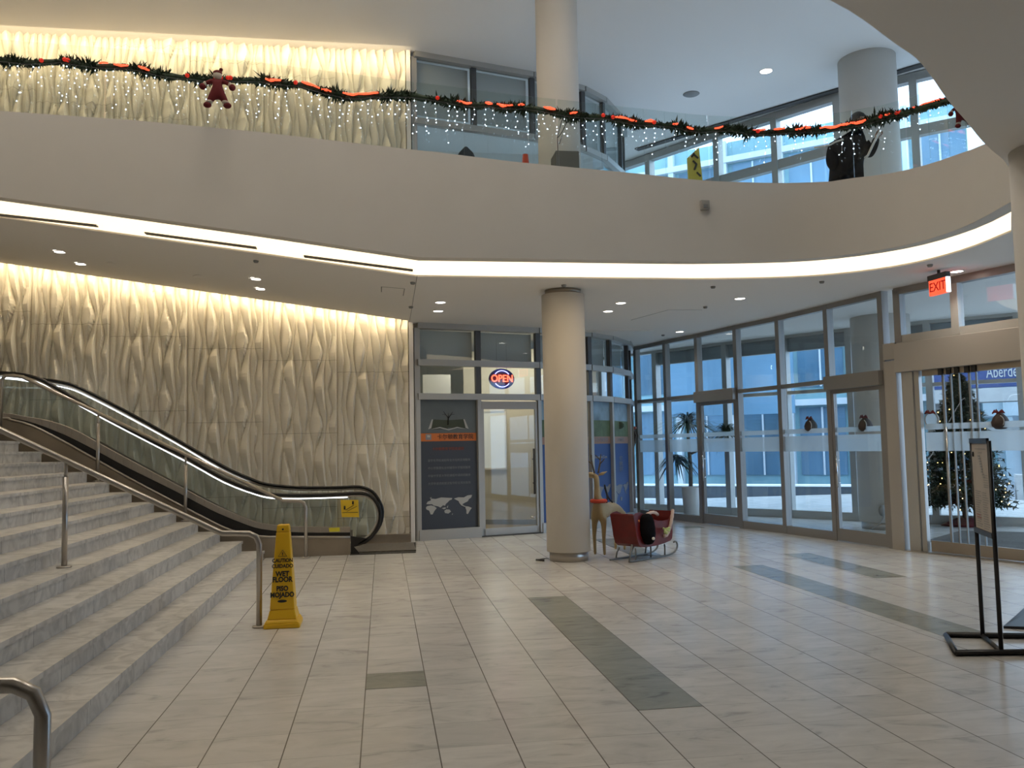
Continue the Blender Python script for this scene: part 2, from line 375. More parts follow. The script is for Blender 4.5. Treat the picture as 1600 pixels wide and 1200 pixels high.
# --- relief wall: staggered moulded panels with leaf-shaped vertical folds
PW, PH, PD = 1.243, 1.257, 0.207
NR = 12
rnd = random.Random(3)
RID = [(i+(rnd.uniform(-.15, .15) if i else 0), ((rnd.uniform(.18, .50) if i not in (3, 8) else .85) if i else 0), rnd.choice([1, 1, 1, 1, 2]), rnd.uniform(0, 2*pi), (rnd.uniform(.0, .07) if i else 0), rnd.uniform(0, 6.28)) for i in range(NR)]
def ridge_lines(v):
    xs = []
    for i, (b, a, f, ph, a2, ph2) in enumerate(RID): xs.append(b + a*(2/pi)*math.asin(.985*sin(2*pi*f*v+ph)) + a2*sin(2*pi*2*v+ph2))
    xs = sorted(min(NR-.02, max(0.0, q_)) for q_ in xs)
    return xs
_RL = {}
def relief(x, z):
    k = floor((0.47-x)/PW); u = (0.47-x)/PW-k; v = (z-0.42-k*PD)/PH; vv = round((v-floor(v))*120) % 120
    if vv not in _RL: _RL[vv] = ridge_lines(vv/120.0)
    L = _RL[vv]; p = u*NR
    lo = L[-1]-NR; hi = L[0]
    for i in range(NR):
        if L[i] <= p: lo = L[i]; hi = L[i+1] if i+1 < NR else L[0]+NR
    wd = hi-lo
    if wd < 1e-4: return 0
    t = (p-lo)/wd; h = min(1.0, (wd/1.7)**1.35)*0.17
    pr = t/.14 if t < .14 else (1-t)/.86
    pr = max(0.0, pr)**0.8
    return h*pr
WY = 15.13
rw = MB(); X0, X1, Z0, Z1 = -8.2, 0.47, 0.0, ZU+.05
nx, nz = 900, 150; vs = []
for j in range(nz+1):
    z = Z0+(Z1-Z0)*j/nz
    for i in range(nx+1):
        x = X0+(X1-X0)*i/nx; vs.append((x, WY-relief(x, z), z))
rw.add(vs, [(j*(nx+1)+i, j*(nx+1)+i+1, (j+1)*(nx+1)+i+1, (j+1)*(nx+1)+i) for j in range(nz) for i in range(nx)], False)
rw.box(X0, X1, WY, WY+.12, Z0, Z1)
rm = mat('relief_panel_plaster', (0.70, 0.66, 0.57), .6); t = rm.node_tree; b = t.nodes['Principled BSDF']
g = t.nodes.new('ShaderNodeNewGeometry'); s = t.nodes.new('ShaderNodeSeparateXYZ'); t.links.new(g.outputs['Position'], s.inputs[0])
un = math_node(t, 'DIVIDE', math_node(t, 'SUBTRACT', .47, s.outputs['X']), PW); kf = math_node(t, 'FLOOR', un)
vn = math_node(t, 'FRACT', math_node(t, 'DIVIDE', math_node(t, 'SUBTRACT', math_node(t, 'SUBTRACT', s.outputs['Z'], .42), math_node(t, 'MULTIPLY', kf, PD)), PH))
sm_ = math_node(t, 'LESS_THAN', vn, .006)
mx = t.nodes.new('ShaderNodeMix'); mx.data_type = 'RGBA'; t.links.new(sm_, mx.inputs[0]); mx.inputs[6].default_value = (0.82, .785, .70, 1); mx.inputs[7].default_value = (.50, .47, .40, 1)
t.links.new(mx.outputs[2], b.inputs['Base Color'])
struct('wall_back', rw, rm, 'cream relief wall of tall leaf-shaped plaster folds behind the escalator', 'wall', recalc=False)
struct('trim_1', MB().box(.47, .545, 14.98, 15.2, 0, ZU), M['white'], 'narrow white edge strip at the end of the relief wall', 'trim')

# --- balcony edge and soffits
def EZ(px, py):   # point on the sloping/flat soffit plane below a pixel
    d = ray(px, py); t_ = (ZS-CAM_Z)/d.z
    if d.x*t_ >= .46: return Vector((d.x*t_, d.y*t_, ZS))
    # CAM_Z+d.z t = ZS+.141(.46-d.x t)
    t_ = (ZS+.141*.46-CAM_Z)/(d.z+.141*d.x); return Vector((d.x*t_, d.y*t_, CAM_Z+d.z*t_))
FB = [EZ(-260, 271), EZ(0, 308), EZ(200, 336), EZ(400, 364), EZ(655, 402)] + smooth_curve([P(q[0], q[1], ZS) for q in
     [(655, 402), (800, 404), (1000, 407), (1120, 407.5), (1270, 403), (1400, 386), (1500, 357), (1580, 315)]], 4)[1:]
FT = []
for p in FB:
    pass
def top_z(p):    # height of the parapet above a point of the edge, falling gently to the right
    tab = [(-6.5, 5.58), (-4.16, 5.43), (-2.81, 5.355), (-1.40, 5.24), (.437, 5.075), (1.525, 4.971), (3.086, 4.871), (4.041, 4.79), (5.167, 4.733)]
    if p.y < 9.2 and p.x > 5: 
        tb = [(9.2, 4.70), (8.96, 4.672), (8.109, 4.595), (7.128, 4.451), (5.5, 4.35)]
        for (a, za), (b_, zb) in zip(tb[:-1], tb[1:]):
            if p.y >= b_: return zb+(za-zb)*(p.y-b_)/(a-b_)
        return 4.35
    for (a, za), (b_, zb) in zip(tab[:-1], tab[1:]):
        if p.x <= b_: return za+(zb-za)*(p.x-a)/(b_-a)
    return tab[-1][1]-.02
SE = [EZ(-260, 304), EZ(0, 340), EZ(200, 368), EZ(400, 396), EZ(650, 432)] + smooth_curve([P(q[0], q[1], ZS) for q in
     [(650, 432), (800, 434), (1000, 436), (1120, 436.5), (1270, 432), (1400, 417), (1500, 393), (1580, 362)]], 4)[1:]
FTOP = [Vector((p.x, p.y, top_z(p))) for p in FB]
near_edge = smooth_curve([(5.867, 7.128, ZS), (5.50, 6.62, ZS), (5.005, 6.112, ZS), (4.671, 5.843, ZS), (4.404, 5.62, ZS), (4.064, 5.314, ZS), (3.668, 4.966, ZS), (3.172, 4.50, ZS), (2.867, 4.282, ZS), (2.2, 3.85, ZS), (1.2, 3.45, ZS), (0, 3.2, ZS), (-3, 3.05, ZS), (-9, 3.0, ZS)], 4)
fa = MB()
fa.loft(FB, FTOP)
inb = [Vector((p.x+.0, p.y+.16, p.z)) for p in FTOP]
cen = Vector((2.5, 6.5, 0))
def outward(pts, d, dz=0):
    r = []
    for i, p in enumerate(pts):
        a = pts[max(i-1, 0)]; b_ = pts[min(i+1, len(pts)-1)]; tn = Vector((b_.x-a.x, b_.y-a.y, 0)).normalized(); n_ = Vector((-tn.y, tn.x, 0))
        r.append(Vector((p.x+n_.x*d, p.y+n_.y*d, p.z+dz)))
    return r
FIN = outward(FTOP, .18); FBIN = outward(FB, .18)
fa.loft(FTOP, FIN); fa.loft(FIN, FBIN); fa.loft(FBIN, FB)
struct('wall_balcony', fa, M['plaster'], 'smooth curved plaster balcony front above the glowing cove', 'wall')
# self-glowing cove plaster between the balcony front and the soffit, lying on the soffit plane
CB = outward(FB, .14, .025)
# resample soffit edge to same count
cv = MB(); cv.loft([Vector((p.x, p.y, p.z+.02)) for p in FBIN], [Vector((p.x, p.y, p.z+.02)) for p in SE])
struct('ceiling_cove', cv, M['band'], 'warm white cove along the balcony edge, LED glow put into its surface', 'light cove')
# thin returns
rt_ = MB(); rt_.loft(SE, [Vector((p.x, p.y, p.z+.05)) for p in SE]); struct('trim_2', rt_, M['soffit'], 'thin edge of the soffit along the lit cove', 'trim')
for i, (a, b_) in enumerate([((-30, 333.5), (152, 354)), ((227, 365.5), (401, 388.5)), ((475, 401.5), (645, 423.5))]):
    A_, B_ = EZ(*a), EZ(*b_); n_ = Vector((0, .045, 0))
    q = MB(); q.hexa([A_-n_, B_-n_, B_+n_, A_+n_]+[v_+Vector((0, 0, .015)) for v_ in (A_-n_, B_-n_, B_+n_, A_+n_)])
    o = q.build('slot_diffuser', M['black']); o.location.z = 0.0
    tag(o, ['black linear slot diffuser in the cove, cut by the frame edge', 'black linear slot diffuser in the cove, the middle one of three', 'black linear slot diffuser ending at the cove corner'][i], 'air vent', 'slot diffusers along the lit cove')

# soffit right of the crease (flat) : polygon soffit edge -> glass wall -> shop front
flat = [(p.x, p.y) for p in SE if p.x >= .44 or p.y < 9]
poly = flat + [(9.9, 6.6), (11, 9.0), (8.2, 10.2), (7.66, 11.5), (7.45, 12.0), (7.25, 12.933), (7.0, 14.17), (6.7, 15.30), (6.40, 16.521), (6.1, 17.584), (5.8, 18.7), (5.5, 18.72)] + [(x, y+.06) for x, y in STORE[::-1]] + [(.46, 15.2)]
sf = MB(); sf.prism(poly, ZS, ZS+.25); struct('ceiling_lower', sf, M['soffit'], 'flat white soffit over the shop front and the glass wall', 'ceiling')
# sloping soffit left of the crease, stopping short of the relief wall
rp = MB(); left = [(p.x, p.y) for p in SE if p.x < .44 and p.y > 9]+[(SE[4].x, SE[4].y)]
rp.prism(left+[(.46, 14.80), (-9, 14.80), (-9, left[0][1])], lambda x, y: ramp_z(x), lambda x, y: ramp_z(x)+.18)
struct('ceiling_ramp', rp, M['soffit'], 'sloping white soffit climbing over the escalator', 'ceiling')
struct('ceiling_slot', MB().hexa([(-9, 14.80, ramp_z(-9)+.18), (.46, 14.80, ramp_z(.46)+.18), (.46, 15.12, ramp_z(.46)+.18), (-9, 15.12, ramp_z(-9)+.18), (-9, 14.80, ramp_z(-9)+.26), (.46, 14.80, ramp_z(.46)+.26), (.46, 15.12, ramp_z(.46)+.26), (-9, 15.12, ramp_z(-9)+.26)]), M['white'], 'white top of the light slot beside the relief wall', 'ceiling')
# near slab soffit over the camera and its edge
ne = [(p.x, p.y) for p in near_edge]
ns = MB(); ns.prism(ne+[(-9, -7), (9.9, -7), (9.9, 6.6)]+[(SE[-1].x, SE[-1].y)], ZS, ZS+.2); struct('ceiling_near', ns, M['soffit'], 'dim curved soffit at the upper right meeting a round column', 'ceiling')
nf = MB(); NT = [Vector((p.x, p.y, 4.6)) for p in near_edge]; nf.loft(near_edge, NT); NTi = outward(NT, .18); nf.loft(NT, NTi); nf.loft(NTi, outward(near_edge, .18))
struct('wall_near_balcony', nf, M['plaster'], 'near balcony front facing the lobby void', 'wall')
# upper floor deck behind the balcony front
dk = MB(); xb_ = -1.95
_r = [(p.x, p.y) for p in FBIN if p.x > xb_]; _l = [(p.x, p.y) for p in FBIN if p.x < xb_]
_m = (xb_, _l[-1][1]+(_r[0][1]-_l[-1][1])*(xb_-_l[-1][0])/(_r[0][0]-_l[-1][0]))
dk.prism([_m]+_r+[(9.9, 6.6), (12, 12.5), (10.6, 14.0), (9.3, 15.95), (8.49, 17.1), (7.64, 18.25), (6.56, 19.92), (5.6, 21.4), (xb_, 21.4)], 4.32, 4.40)
dk.prism([(-9, _l[0][1])]+_l+[_m, (xb_, 21.4), (-9, 21.4)], lambda x, y: ramp_z(x)+.182, lambda x, y: ramp_z(x)+.262)
struct('floor_upper', dk, M['soffit'], 'upper level floor behind the balcony front', 'floor')
struct('ceiling_upper', MB().prism([(-9, -7), (14.2, -7), (14.2, 11.8)]+[(12.7, 13.0), (11.5, 14.0), (10.4, 15.0), (9.4, 16.05), (8.6, 17.2), (7.75, 18.35), (6.66, 20.02), (5.7, 21.6), (-9, 21.6)], ZU, ZU+.2), M['ceil_up'], 'white ceiling over the upper level', 'ceiling')
# enclosing walls out of sight of the photograph
struct('wall_left', MB().box(-9.2, -9, -7, 24, 0, ZU), M['plaster'], 'plain plaster wall closing the lobby on the stairs side', 'wall')
struct('wall_rear', MB().box(-9, 16, -7.2, -7, 0, ZU), M['plaster'], 'plain plaster wall behind the viewpoint', 'wall')
struct('wall_right', MB().box(9.9, 10.1, -7, 5.0, 0, ZU), M['plaster'], 'plain plaster wall beyond the entrance', 'wall')
sr = MB(); sr.slab((9.45, 4.9), (9.95, 4.9), 0, ZS, .15); struct('wall_return', sr, M['plaster'], 'short wall return beside the entrance glazing', 'wall')
sw = MB(); sw.box(-9, 5.6, 21.4, 21.6, 0, ZU); struct('wall_far', sw, M['plaster'], 'rear wall behind the shops', 'wall')

# thin joint lines / access panels in the soffit are raised hairline frames
def panel_line(px4, name, label):
    q = MB()
    pts = [EZ(*p) for p in px4]
    for a, b_ in zip(pts[:-1], pts[1:]):
        d = (b_-a); n_ = Vector((-d.y, d.x, 0)).normalized()*.006
        q.hexa([a-n_+Vector((0, 0, -.003)), b_-n_+Vector((0, 0, -.003)), b_+n_+Vector((0, 0, -.003)), a+n_+Vector((0, 0, -.003)), a-n_, b_-n_, b_+n_, a+n_])
    tag(q.build(name, M['grey']), label, 'access panel', 'hairline access panels in the soffit')
panel_line([(596, 456), (596, 448), (632, 451), (630, 462)], 'access_panel', 'hairline access panel in the sloping soffit near the crease')
panel_line([(1030, 488), (1045, 484), (1097, 484)], 'access_panel', 'hairline access panel in the flat soffit behind the round column')
panel_line([(986, 500), (1030, 488)], 'access_panel', 'hairline soffit joint beside the pair of downlights')
struct('trim_3', MB().hexa([(.452, 10.97, ZS-.003), (.460, 10.97, ZS-.003), (.485, 14.9, ZS-.003), (.477, 14.9, ZS-.003), (.452, 10.97, ZS+.01), (.460, 10.97, ZS+.01), (.485, 14.9, ZS+.01), (.477, 14.9, ZS+.01)]), M['grey'], 'crease line where the sloping and flat soffits meet', 'trim')

# --- round columns
def column(cx, cy, r, z0, z1, label, ring=True, gap=.0, nm='column'):
    e = empty(nm, (cx, cy, z0), label, 'column', kind='structure')
    MB().lathe([(r, z0+(.13 if ring else 0)), (r, z1-gap)], (cx, cy, 0), 48).build('shaft', M['plaster'], e)
    if ring: MB().lathe([(r-.035, z0), (r-.035, z0+.14)], (cx, cy, 0), 48).build('base_ring', M['steel'], e)
    if gap: MB().lathe([(r-.05, z1-gap-.001), (r-.05, z1+.02)], (cx, cy, 0), 40).build('top_collar', M['bronze'], e)
    return e
column(2.56, 11.87, .305, 0, ZS, 'round plaster column with a steel base ring in front of the shop', gap=.07)
column(2.56, 11.87, .305, 4.40, ZU, 'round plaster column on the upper level, directly above the lobby one', ring=False)
column(9.05, 14.45, .51, 0, 3.84, 'wide round column inside the vestibule behind the glass')
column(9.05, 14.45, .51, 4.40, ZU, 'wide round column on the upper level in front of the windows', ring=False)
column(5.13, 5.75, .31, 0, ZS, 'round column at the right edge of the view carrying the near soffit', gap=.0)

# ================================================================== glazed walls
def glazed(name, pts, zlev, z0, z1, label, mull=.06, depth=.10, fr='frame', gl='glass', cat='window', sill=.14, head=.08, posts=None, skip=(), panes=True, tw=.07, kindn='structure', dark_gasket=True):
    """posts at every plan point, rails at zlev, one pane per bay and row"""
    e = empty(name, (pts[0][0], pts[0][1], z0), label, cat, kind=kindn)
    for i, p in enumerate(pts):
        if posts is not None and i not in posts: continue
        a = pts[max(i-1, 0)]; b_ = pts[min(i+1, len(pts)-1)]; d = Vector((b_[0]-a[0], b_[1]-a[1])).normalized()*mull/2
        MB().slab((p[0]-d.x, p[1]-d.y), (p[0]+d.x, p[1]+d.y), z0, z1, depth).build('mullion', M[fr], e)
    for i, (a, b_) in enumerate(zip(pts[:-1], pts[1:])):
        MB().slab(a, b_, z1-head, z1, depth*.9).build('head_rail', M[fr], e)
        if i not in skip:
            MB().slab(a, b_, z0, z0+sill, depth*.9).build('sill_rail', M[fr], e)
        lv = [z0+sill]+list(zlev)+[z1-head]
        for z in zlev: MB().slab(a, b_, z-tw/2, z+tw/2, depth*.8).build('transom', M[fr], e)
        if panes:
            for k in range(len(lv)-1):
                if i in skip and k == 0: continue
                MB().slab(a, b_, lv[k], lv[k+1], .012).build('pane', M[gl], e)
    return e
W1 = glazed('window_1', GW, [2.55], 0, ZS, 'tall inner glass wall of grey metal mullions between lobby and vestibule', mull=.10, depth=.12, skip=(2, 5))
# frosted bands on every bay
for i, (a, b_) in enumerate(zip(GW[:-1], GW[1:])):
    MB().slab(a, b_, 1.42, 1.68, .004, off=.012).build('frosted_band', M['frost'], W1)
    MB().slab(a, b_, 1.72, 1.80, .004, off=.012).build('frosted_band', M['frost'], W1)
def seg(A, B, t): return (A[0]+(B[0]-A[0])*t, A[1]+(B[1]-A[1])*t)
def glass_door(name, A, B, zt, label, off=0.02, handle_t=.15, box=True, header=(2.40, 2.62), frw=.09):
    e = empty(name, (A[0], A[1], 0), label, 'door', kind='structure')
    MB().slab(A, seg(A, B, frw), 0.01, zt, .06, off).build('stile', M['frame'], e); MB().slab(seg(A, B, 1-frw), B, 0.01, zt, .06, off).build('stile', M['frame'], e)
    MB().slab(seg(A, B, frw), seg(A, B, 1-frw), .01, .20, .06, off).build('bottom_rail', M['frame'], e)
    MB().slab(seg(A, B, frw), seg(A, B, 1-frw), zt-.08, zt, .06, off).build('top_rail', M['frame'], e)
    MB().slab(seg(A, B, frw), seg(A, B, 1-frw), .20, zt-.08, .01, off).build('pane', M['glass'], e)
    if box: MB().slab(seg(A, B, .0), seg(A, B, 1.0), header[0], header[1], .16, off+.05).build('header_box', M['frame'], e, bevel=.006)
    h0 = seg(A, B, handle_t); d = Vector((B[1]-A[1], -(B[0]-A[0]))).normalized()
    hp = Vector((h0[0], h0[1], 0))+Vector((d.x, d.y, 0))*(off+.09)
    q = MB(); q.tube([hp+Vector((0, 0, .85)), hp+Vector((0, 0, 1.35))], .013, 8)
    for z in (.92, 1.28): q.tube([hp+Vector((0, 0, z)), hp+Vector((0, 0, z))-Vector((d.x, d.y, 0))*.06], .010, 6)
    q.build('pull_handle', M['chrome'], e)
    return e
glass_door('door_1', GW[2], GW[3], 2.42, 'glass swing door with a header box in the far half of the glass wall')
glass_door('door_2', GW[5], GW[6], 2.42, 'glass swing door with a header box beside the beige entrance jamb')
# beige clad entrance: jamb, beam, upper lights
jamb = MB(); jamb.slab((7.405, 11.69), (7.475, 11.50), 0, 2.74, .16); jamb.slab((7.405, 11.69), (7.475, 11.50), 2.76, 3.0, .16)
struct('trim_4', jamb, M['clad'], 'beige metal jamb beside the sliding entrance doors', 'trim')
D4 = empty('door_4', (7.5, 11.4, 0), 'wide glass entrance with sliding panels under a beige metal beam', 'door', kind='structure')
E0, E1 = (7.48, 11.49), (8.75, 7.6)
MB().slab(E0, E1, 2.56, 2.98, .20, .02).build('beam', M['clad'], D4, bevel=.006)
MB().slab(E0, E1, 2.985, 3.10, .10).build('transom', M['frame_light'], D4)
MB().slab(E0, E1, 3.70, ZS, .12).build('head_rail', M['frame'], D4)
for t_ in (.01, .235, .60): MB().slab(seg(E0, E1, t_-.014), seg(E0, E1, t_+.014), 3.0, ZS-.02, .12).build('mullion', M['frame_light' if t_ == .235 else 'frame'], D4)
MB().slab(E0, E1, 3.10, 3.70, .012).build('upper_pane', M['glass'], D4)
MB().slab((7.50, 11.44), (7.55, 11.26), 0.0, 2.56, .10, .0).build('door_post', M['frame_light'], D4)
MB().slab((7.555, 11.25), (7.575, 11.17), 0.0, 2.56, .06, .0).build('door_post', M['frame_light'], D4)
for t_, wd in ((.165, .012), (.195, .006), (.225, .005), (.262, .010), (.287, .006), (.62, .01)):
    MB().slab(seg(E0, E1, t_-wd*.28), seg(E0, E1, t_+wd*.28), .02, 2.54, .03, -.02).build('door_stile', M['grey'], D4)
    if t_ < .6: MB().slab(seg(E0, E1, t_-.008), seg(E0, E1, t_+.008), 2.47, 2.56, .08, .0).build('door_hanger', M['black'], D4)
for (a, b_) in ((.09, .17), (.17, .225), (.225, .29), (.29, .62), (.62, 1.0)):
    MB().slab(seg(E0, E1, a), seg(E0, E1, b_), .16, 2.50, .010, -.02).build('door_pane', M['glass'], D4)
    MB().slab(seg(E0, E1, a), seg(E0, E1, b_), .02, .17, .05, -.02).build('bottom_rail', M['bronze'], D4)
    MB().slab(seg(E0, E1, a), seg(E0, E1, b_), 1.42, 1.68, .004, .0).build('frosted_band', M['frost'], D4)
    MB().slab(seg(E0, E1, a), seg(E0, E1, b_), 1.72, 1.80, .004, .0).build('frosted_band', M['frost'], D4)
MB().slab(seg(E0, E1, .09), E1, 2.48, 2.56, .07, -.02).build('top_rail', M['bronze'], D4)
MB().slab(seg(E0, E1, .0), E1, 0.0, .012, .16, .06).build('threshold', M['steel'], D4)
hq = MB(); hp = Vector((*seg(E0, E1, .19), 0))+Vector((-.10, -.03, 0)); hq.tube([hp+Vector((0, 0, .9)), hp+Vector((0, 0, 1.75))], .014, 8); hq.build('pull_handle', M['chrome'], D4)
glazed('window_8', [(8.75, 7.6), (9.1, 6.2), (9.4, 5.0)], [2.6], 0, ZS, 'glass wall continuing past the entrance doors')

# vestibule: outer glass wall on both floors, ceiling beams
W2 = glazed('window_2', OUT, [2.62], 0, 3.86, 'outer glass wall of the vestibule facing the street', mull=.12, depth=.18, fr='frame_light', sill=.16)
for i, (a, b_) in enumerate(zip(OUT[2:-1], OUT[3:])):
    MB().slab(a, b_, 3.50, 3.84, .12, -.1).build('bulkhead', M['concrete'], W2)
vc = MB(); vc.prism([(5.5, 18.72), (5.8, 18.7), (6.1, 17.584), (6.40, 16.521), (6.7, 15.30), (7.0, 14.17), (7.25, 12.933), (7.45, 12.0), (7.66, 11.5), (8.2, 10.2), (11, 9.0), (14, 11.8)]+OUT[::-1][1:], 3.84, 3.98)
struct('ceiling_vestibule', vc, M['soffit'], 'grey ceiling of the vestibule behind the glass wall', 'ceiling')
W5 = glazed('window_5', OUT, [7.55], 4.40, ZU-.02, 'high upper level window wall with pale mullions and a sloping sill line', mull=.14, depth=.20, fr='frame_light', sill=.1, head=.16, tw=.20)
struct('trim_5', MB().slab(OUT[2], OUT[7], ZU-.035, ZU-.005, .16, .55), M['darkgrey'], 'dark slot line in the upper ceiling beside the windows', 'trim')

# upper level: wall above near right hand side
struct('wall_upper_right', MB().slab((12.6, 12.9), (14, 5.0), 4.4, ZU, .2), M['plaster'], 'upper level wall beyond the windows', 'wall')

# ================================================================== shop fronts
def shopfront(name, z0, zt, rails, label, sill, frm='frame_light'):
    e = empty(name, (STORE[0][0], STORE[0][1], z0), label, 'shop front', kind='structure')
    for i, p in enumerate(STORE):
        a = STORE[max(i-1, 0)]; b_ = STORE[min(i+1, len(STORE)-1)]; d = Vector((b_[0]-a[0], b_[1]-a[1])).normalized()
        wd = .05
        MB().slab((p[0]-d.x*wd, p[1]-d.y*wd), (p[0]+d.x*wd, p[1]+d.y*wd), rails[0] if i else z0, zt-.09, .08, .01).build('mullion', M['frame_dark' if i else 'frame_light'], e)
        if z0 < 1: MB().slab((p[0]-d.x*.035, p[1]-d.y*.035), (p[0]+d.x*.035, p[1]+d.y*.035), z0, rails[0], .10, .02).build('post', M[frm], e)
    for i, (a, b_) in enumerate(zip(STORE[:-1], STORE[1:])):
        MB().slab(a, b_, zt-.10, zt, .16, .04).build('head_rail', M[frm], e)
        for z in rails: MB().slab(a, b_, z-.055, z+.055, .12, .04).build('transom', M[frm], e)
        if not (z0 < 1 and i == 1): MB().slab(a, b_, z0, z0+sill, .12, .03).build('sill_rail', M[frm], e)
        lv = list(rails)+[zt-.1]
        for k in range(len(lv)-1): MB().slab(a, b_, lv[k], lv[k+1], .012, 0).build('pane', M['glass'], e)
        if z0 > 1: MB().slab(a, b_, z0+sill, rails[0], .012, 0).build('pane', M['glass'], e)
        q = 'blind'
        if i < 6: MB().slab(seg(a, b_, .03), seg(a, b_, .94), rails[-1]+.02 if z0 < 1 else 7.62, zt-.11, .01, -.10).build('roller_blind', M['blind'], e)
    return e
SF = shopfront('window_3', 0, ZS, [2.50, 3.10], 'ground floor shop front with dark mullions and grey rails', .18)
SU = shopfront('window_4', 4.40, ZU, [7.45], 'upper level shop front with dark mullions', .1)

def wall_pt(A, B, t, z, off): 
    dx, dy = B[0]-A[0], B[1]-A[1]; l = hypot(dx, dy); return Vector((A[0]+dx*t+dy/l*off, A[1]+dy*t-dx/l*off, z))
def dirn(A, B): return Vector((B[0]-A[0], B[1]-A[1], 0)).normalized()
# poster panel in the first bay
A_, B_ = STORE[0], STORE[1]; xd = dirn(A_, B_); zd = Vector((0, 0, 1)); nd = xd.cross(zd)
PP = empty('window_poster', (A_[0], A_[1], 0), 'dark navy window poster with an orange band, open book and pale world map', 'poster')
MB().slab(seg(A_, B_, .035), seg(A_, B_, .965), .18, 2.45, .012).build('panel', M['navy'], PP)
MB().slab(seg(A_, B_, .045), seg(A_, B_, .955), 1.86, 2.44, .004, .010).build('sky_picture', mat('poster_grey_sky', (.125, .145, .15), .5, noise=(2, .15)), PP)
MB().slab(seg(A_, B_, .045), seg(A_, B_, .955), 1.715, 1.855, .005, .011).build('orange_band', M['orange'], PP)
def TP(u, z, off=.016): return wall_pt(A_, B_, u, z, off)
text('heading_lettering', '卡尔顿教育学院', .098, TP(.61, 1.785), xd, zd, M['txtred' if 0 else 'txtblack'], PP, bold=.001)
MB().slab(seg(A_, B_, .13), seg(A_, B_, .22), 1.74, 1.84, .004, .015).build('logo_block', M['dimgrey'], PP)
text('logo_lettering', 'IBI', .05, TP(.175, 1.80, .019), xd, zd, M['offwhite'], PP)
text('subtitle_lettering', '卡尔顿教育学院欢迎您', .060, TP(.49, 1.575), xd, zd, M['txtred'], PP)
for k, s_ in enumerate(['留学名师权威指导全方位的咨询服务', '中小学数理化全科辅导升学规划服务', '中级中学至大学的课程申请规划服务', '大学申请选校面试指导职业规划服务']):
    text('body_lettering', s_, .050, TP(.505, 1.375-.135*k), xd, zd, M['dimgrey'], PP, xs=1.0)
# open book with a small tree
bk = MB()
def uz(u, z): return TP(u, z, .014)
bk.plate([uz(.20, 1.975), uz(.48, 1.985), uz(.49, 1.93), uz(.21, 1.92)][::1], nd, .004)
bk.plate([uz(.17, 1.93), uz(.25, 2.10), uz(.5, 2.085), uz(.5, 1.95), uz(.36, 1.965)], nd, .004); bk.plate([uz(.83, 1.93), uz(.5, 1.95), uz(.5, 2.085), uz(.74, 2.10)], nd, .004)
bk.build('book_cover_picture', mat('book_green', (.055, .065, .04), .6), PP)
be = MB()
for a_, c_ in (((.17, 1.925), (.25, 2.10)), ((.83, 1.925), (.745, 2.10))):
    be.plate([uz(a_[0], a_[1])+nd*.005, uz(a_[0]+(.05 if a_[0] < .5 else -.05), a_[1]+.02)+nd*.005, uz(c_[0], c_[1])+nd*.005, uz(c_[0]+(-.02 if a_[0] < .5 else .02), c_[1])+nd*.005], nd, .002)
be.plate([uz(.20, 1.925)+nd*.005, uz(.36, 1.965)+nd*.005, uz(.5, 1.925)+nd*.005, uz(.5, 1.905)+nd*.005, uz(.36, 1.945)+nd*.005], nd, .002)
be.plate([uz(.80, 1.925)+nd*.005, uz(.64, 1.965)+nd*.005, uz(.5, 1.925)+nd*.005, uz(.5, 1.905)+nd*.005, uz(.64, 1.945)+nd*.005], nd, .002)
be.build('book_pages_picture', M['ltgrey'], PP)
bt = MB()
for a_, c_, r_ in (((.49, 2.0), (.50, 2.14), .016), ((.50, 2.12), (.42, 2.24), .007), ((.50, 2.12), (.57, 2.23), .008), ((.50, 2.14), (.50, 2.21), .005), ((.46, 2.18), (.40, 2.19), .004), ((.54, 2.18), (.60, 2.19), .004)):
    bt.tube([TP(a_[0], a_[1], .018), TP(c_[0], c_[1], .018)], [r_, r_*.5], 5)
bt.build('bare_tree_picture', M['txtblack'], PP)
# world map silhouettes (u,v in 0..1 over the map box)
MAP = [[(.0, .62), (.03, .74), (.10, .80), (.09, .90), (.20, .86), (.32, .93), (.46, .90), (.56, .88), (.55, .80), (.50, .76), (.46, .66), (.42, .58), (.40, .48), (.36, .52), (.30, .40), (.26, .46), (.20, .50), (.16, .52), (.12, .60), (.06, .60)],
       [(.01, .50), (.10, .54), (.17, .48), (.22, .38), (.17, .24), (.13, .06), (.09, .06), (.06, .26), (.0, .34), (-.01, .42)],
       [(.385, .22), (.43, .29), (.50, .27), (.53, .16), (.47, .06), (.40, .10)],
       [(.60, .84), (.70, .90), (.82, .88), (.90, .98), (1.0, 1.0), (.98, .86), (.93, .78), (.90, .66), (.84, .60), (.78, .52), (.82, .44), (.87, .40), (.84, .37), (.76, .46), (.72, .58), (.70, .70), (.64, .78)],
       [(.86, .40), (.92, .38), (.99, .30), (.95, .18), (.90, -.02), (.87, .02), (.87, .20), (.85, .32)],
       [(.33, .36), (.38, .30), (.43, .36), (.40, .40)], [(.44, .40), (.47, .50), (.46, .36)], [(.55, .02), (.57, .06), (.56, -.02)], [(.07, .93), (.12, .97), (.10, .90)]]
mp_ = MB()
for pl_ in MAP: mp_.plate([TP(.13+.74*u, .42+.33*v, .010) for u, v in pl_], nd, .005)
mp_.build('world_map_picture', M['ltgrey'], PP)

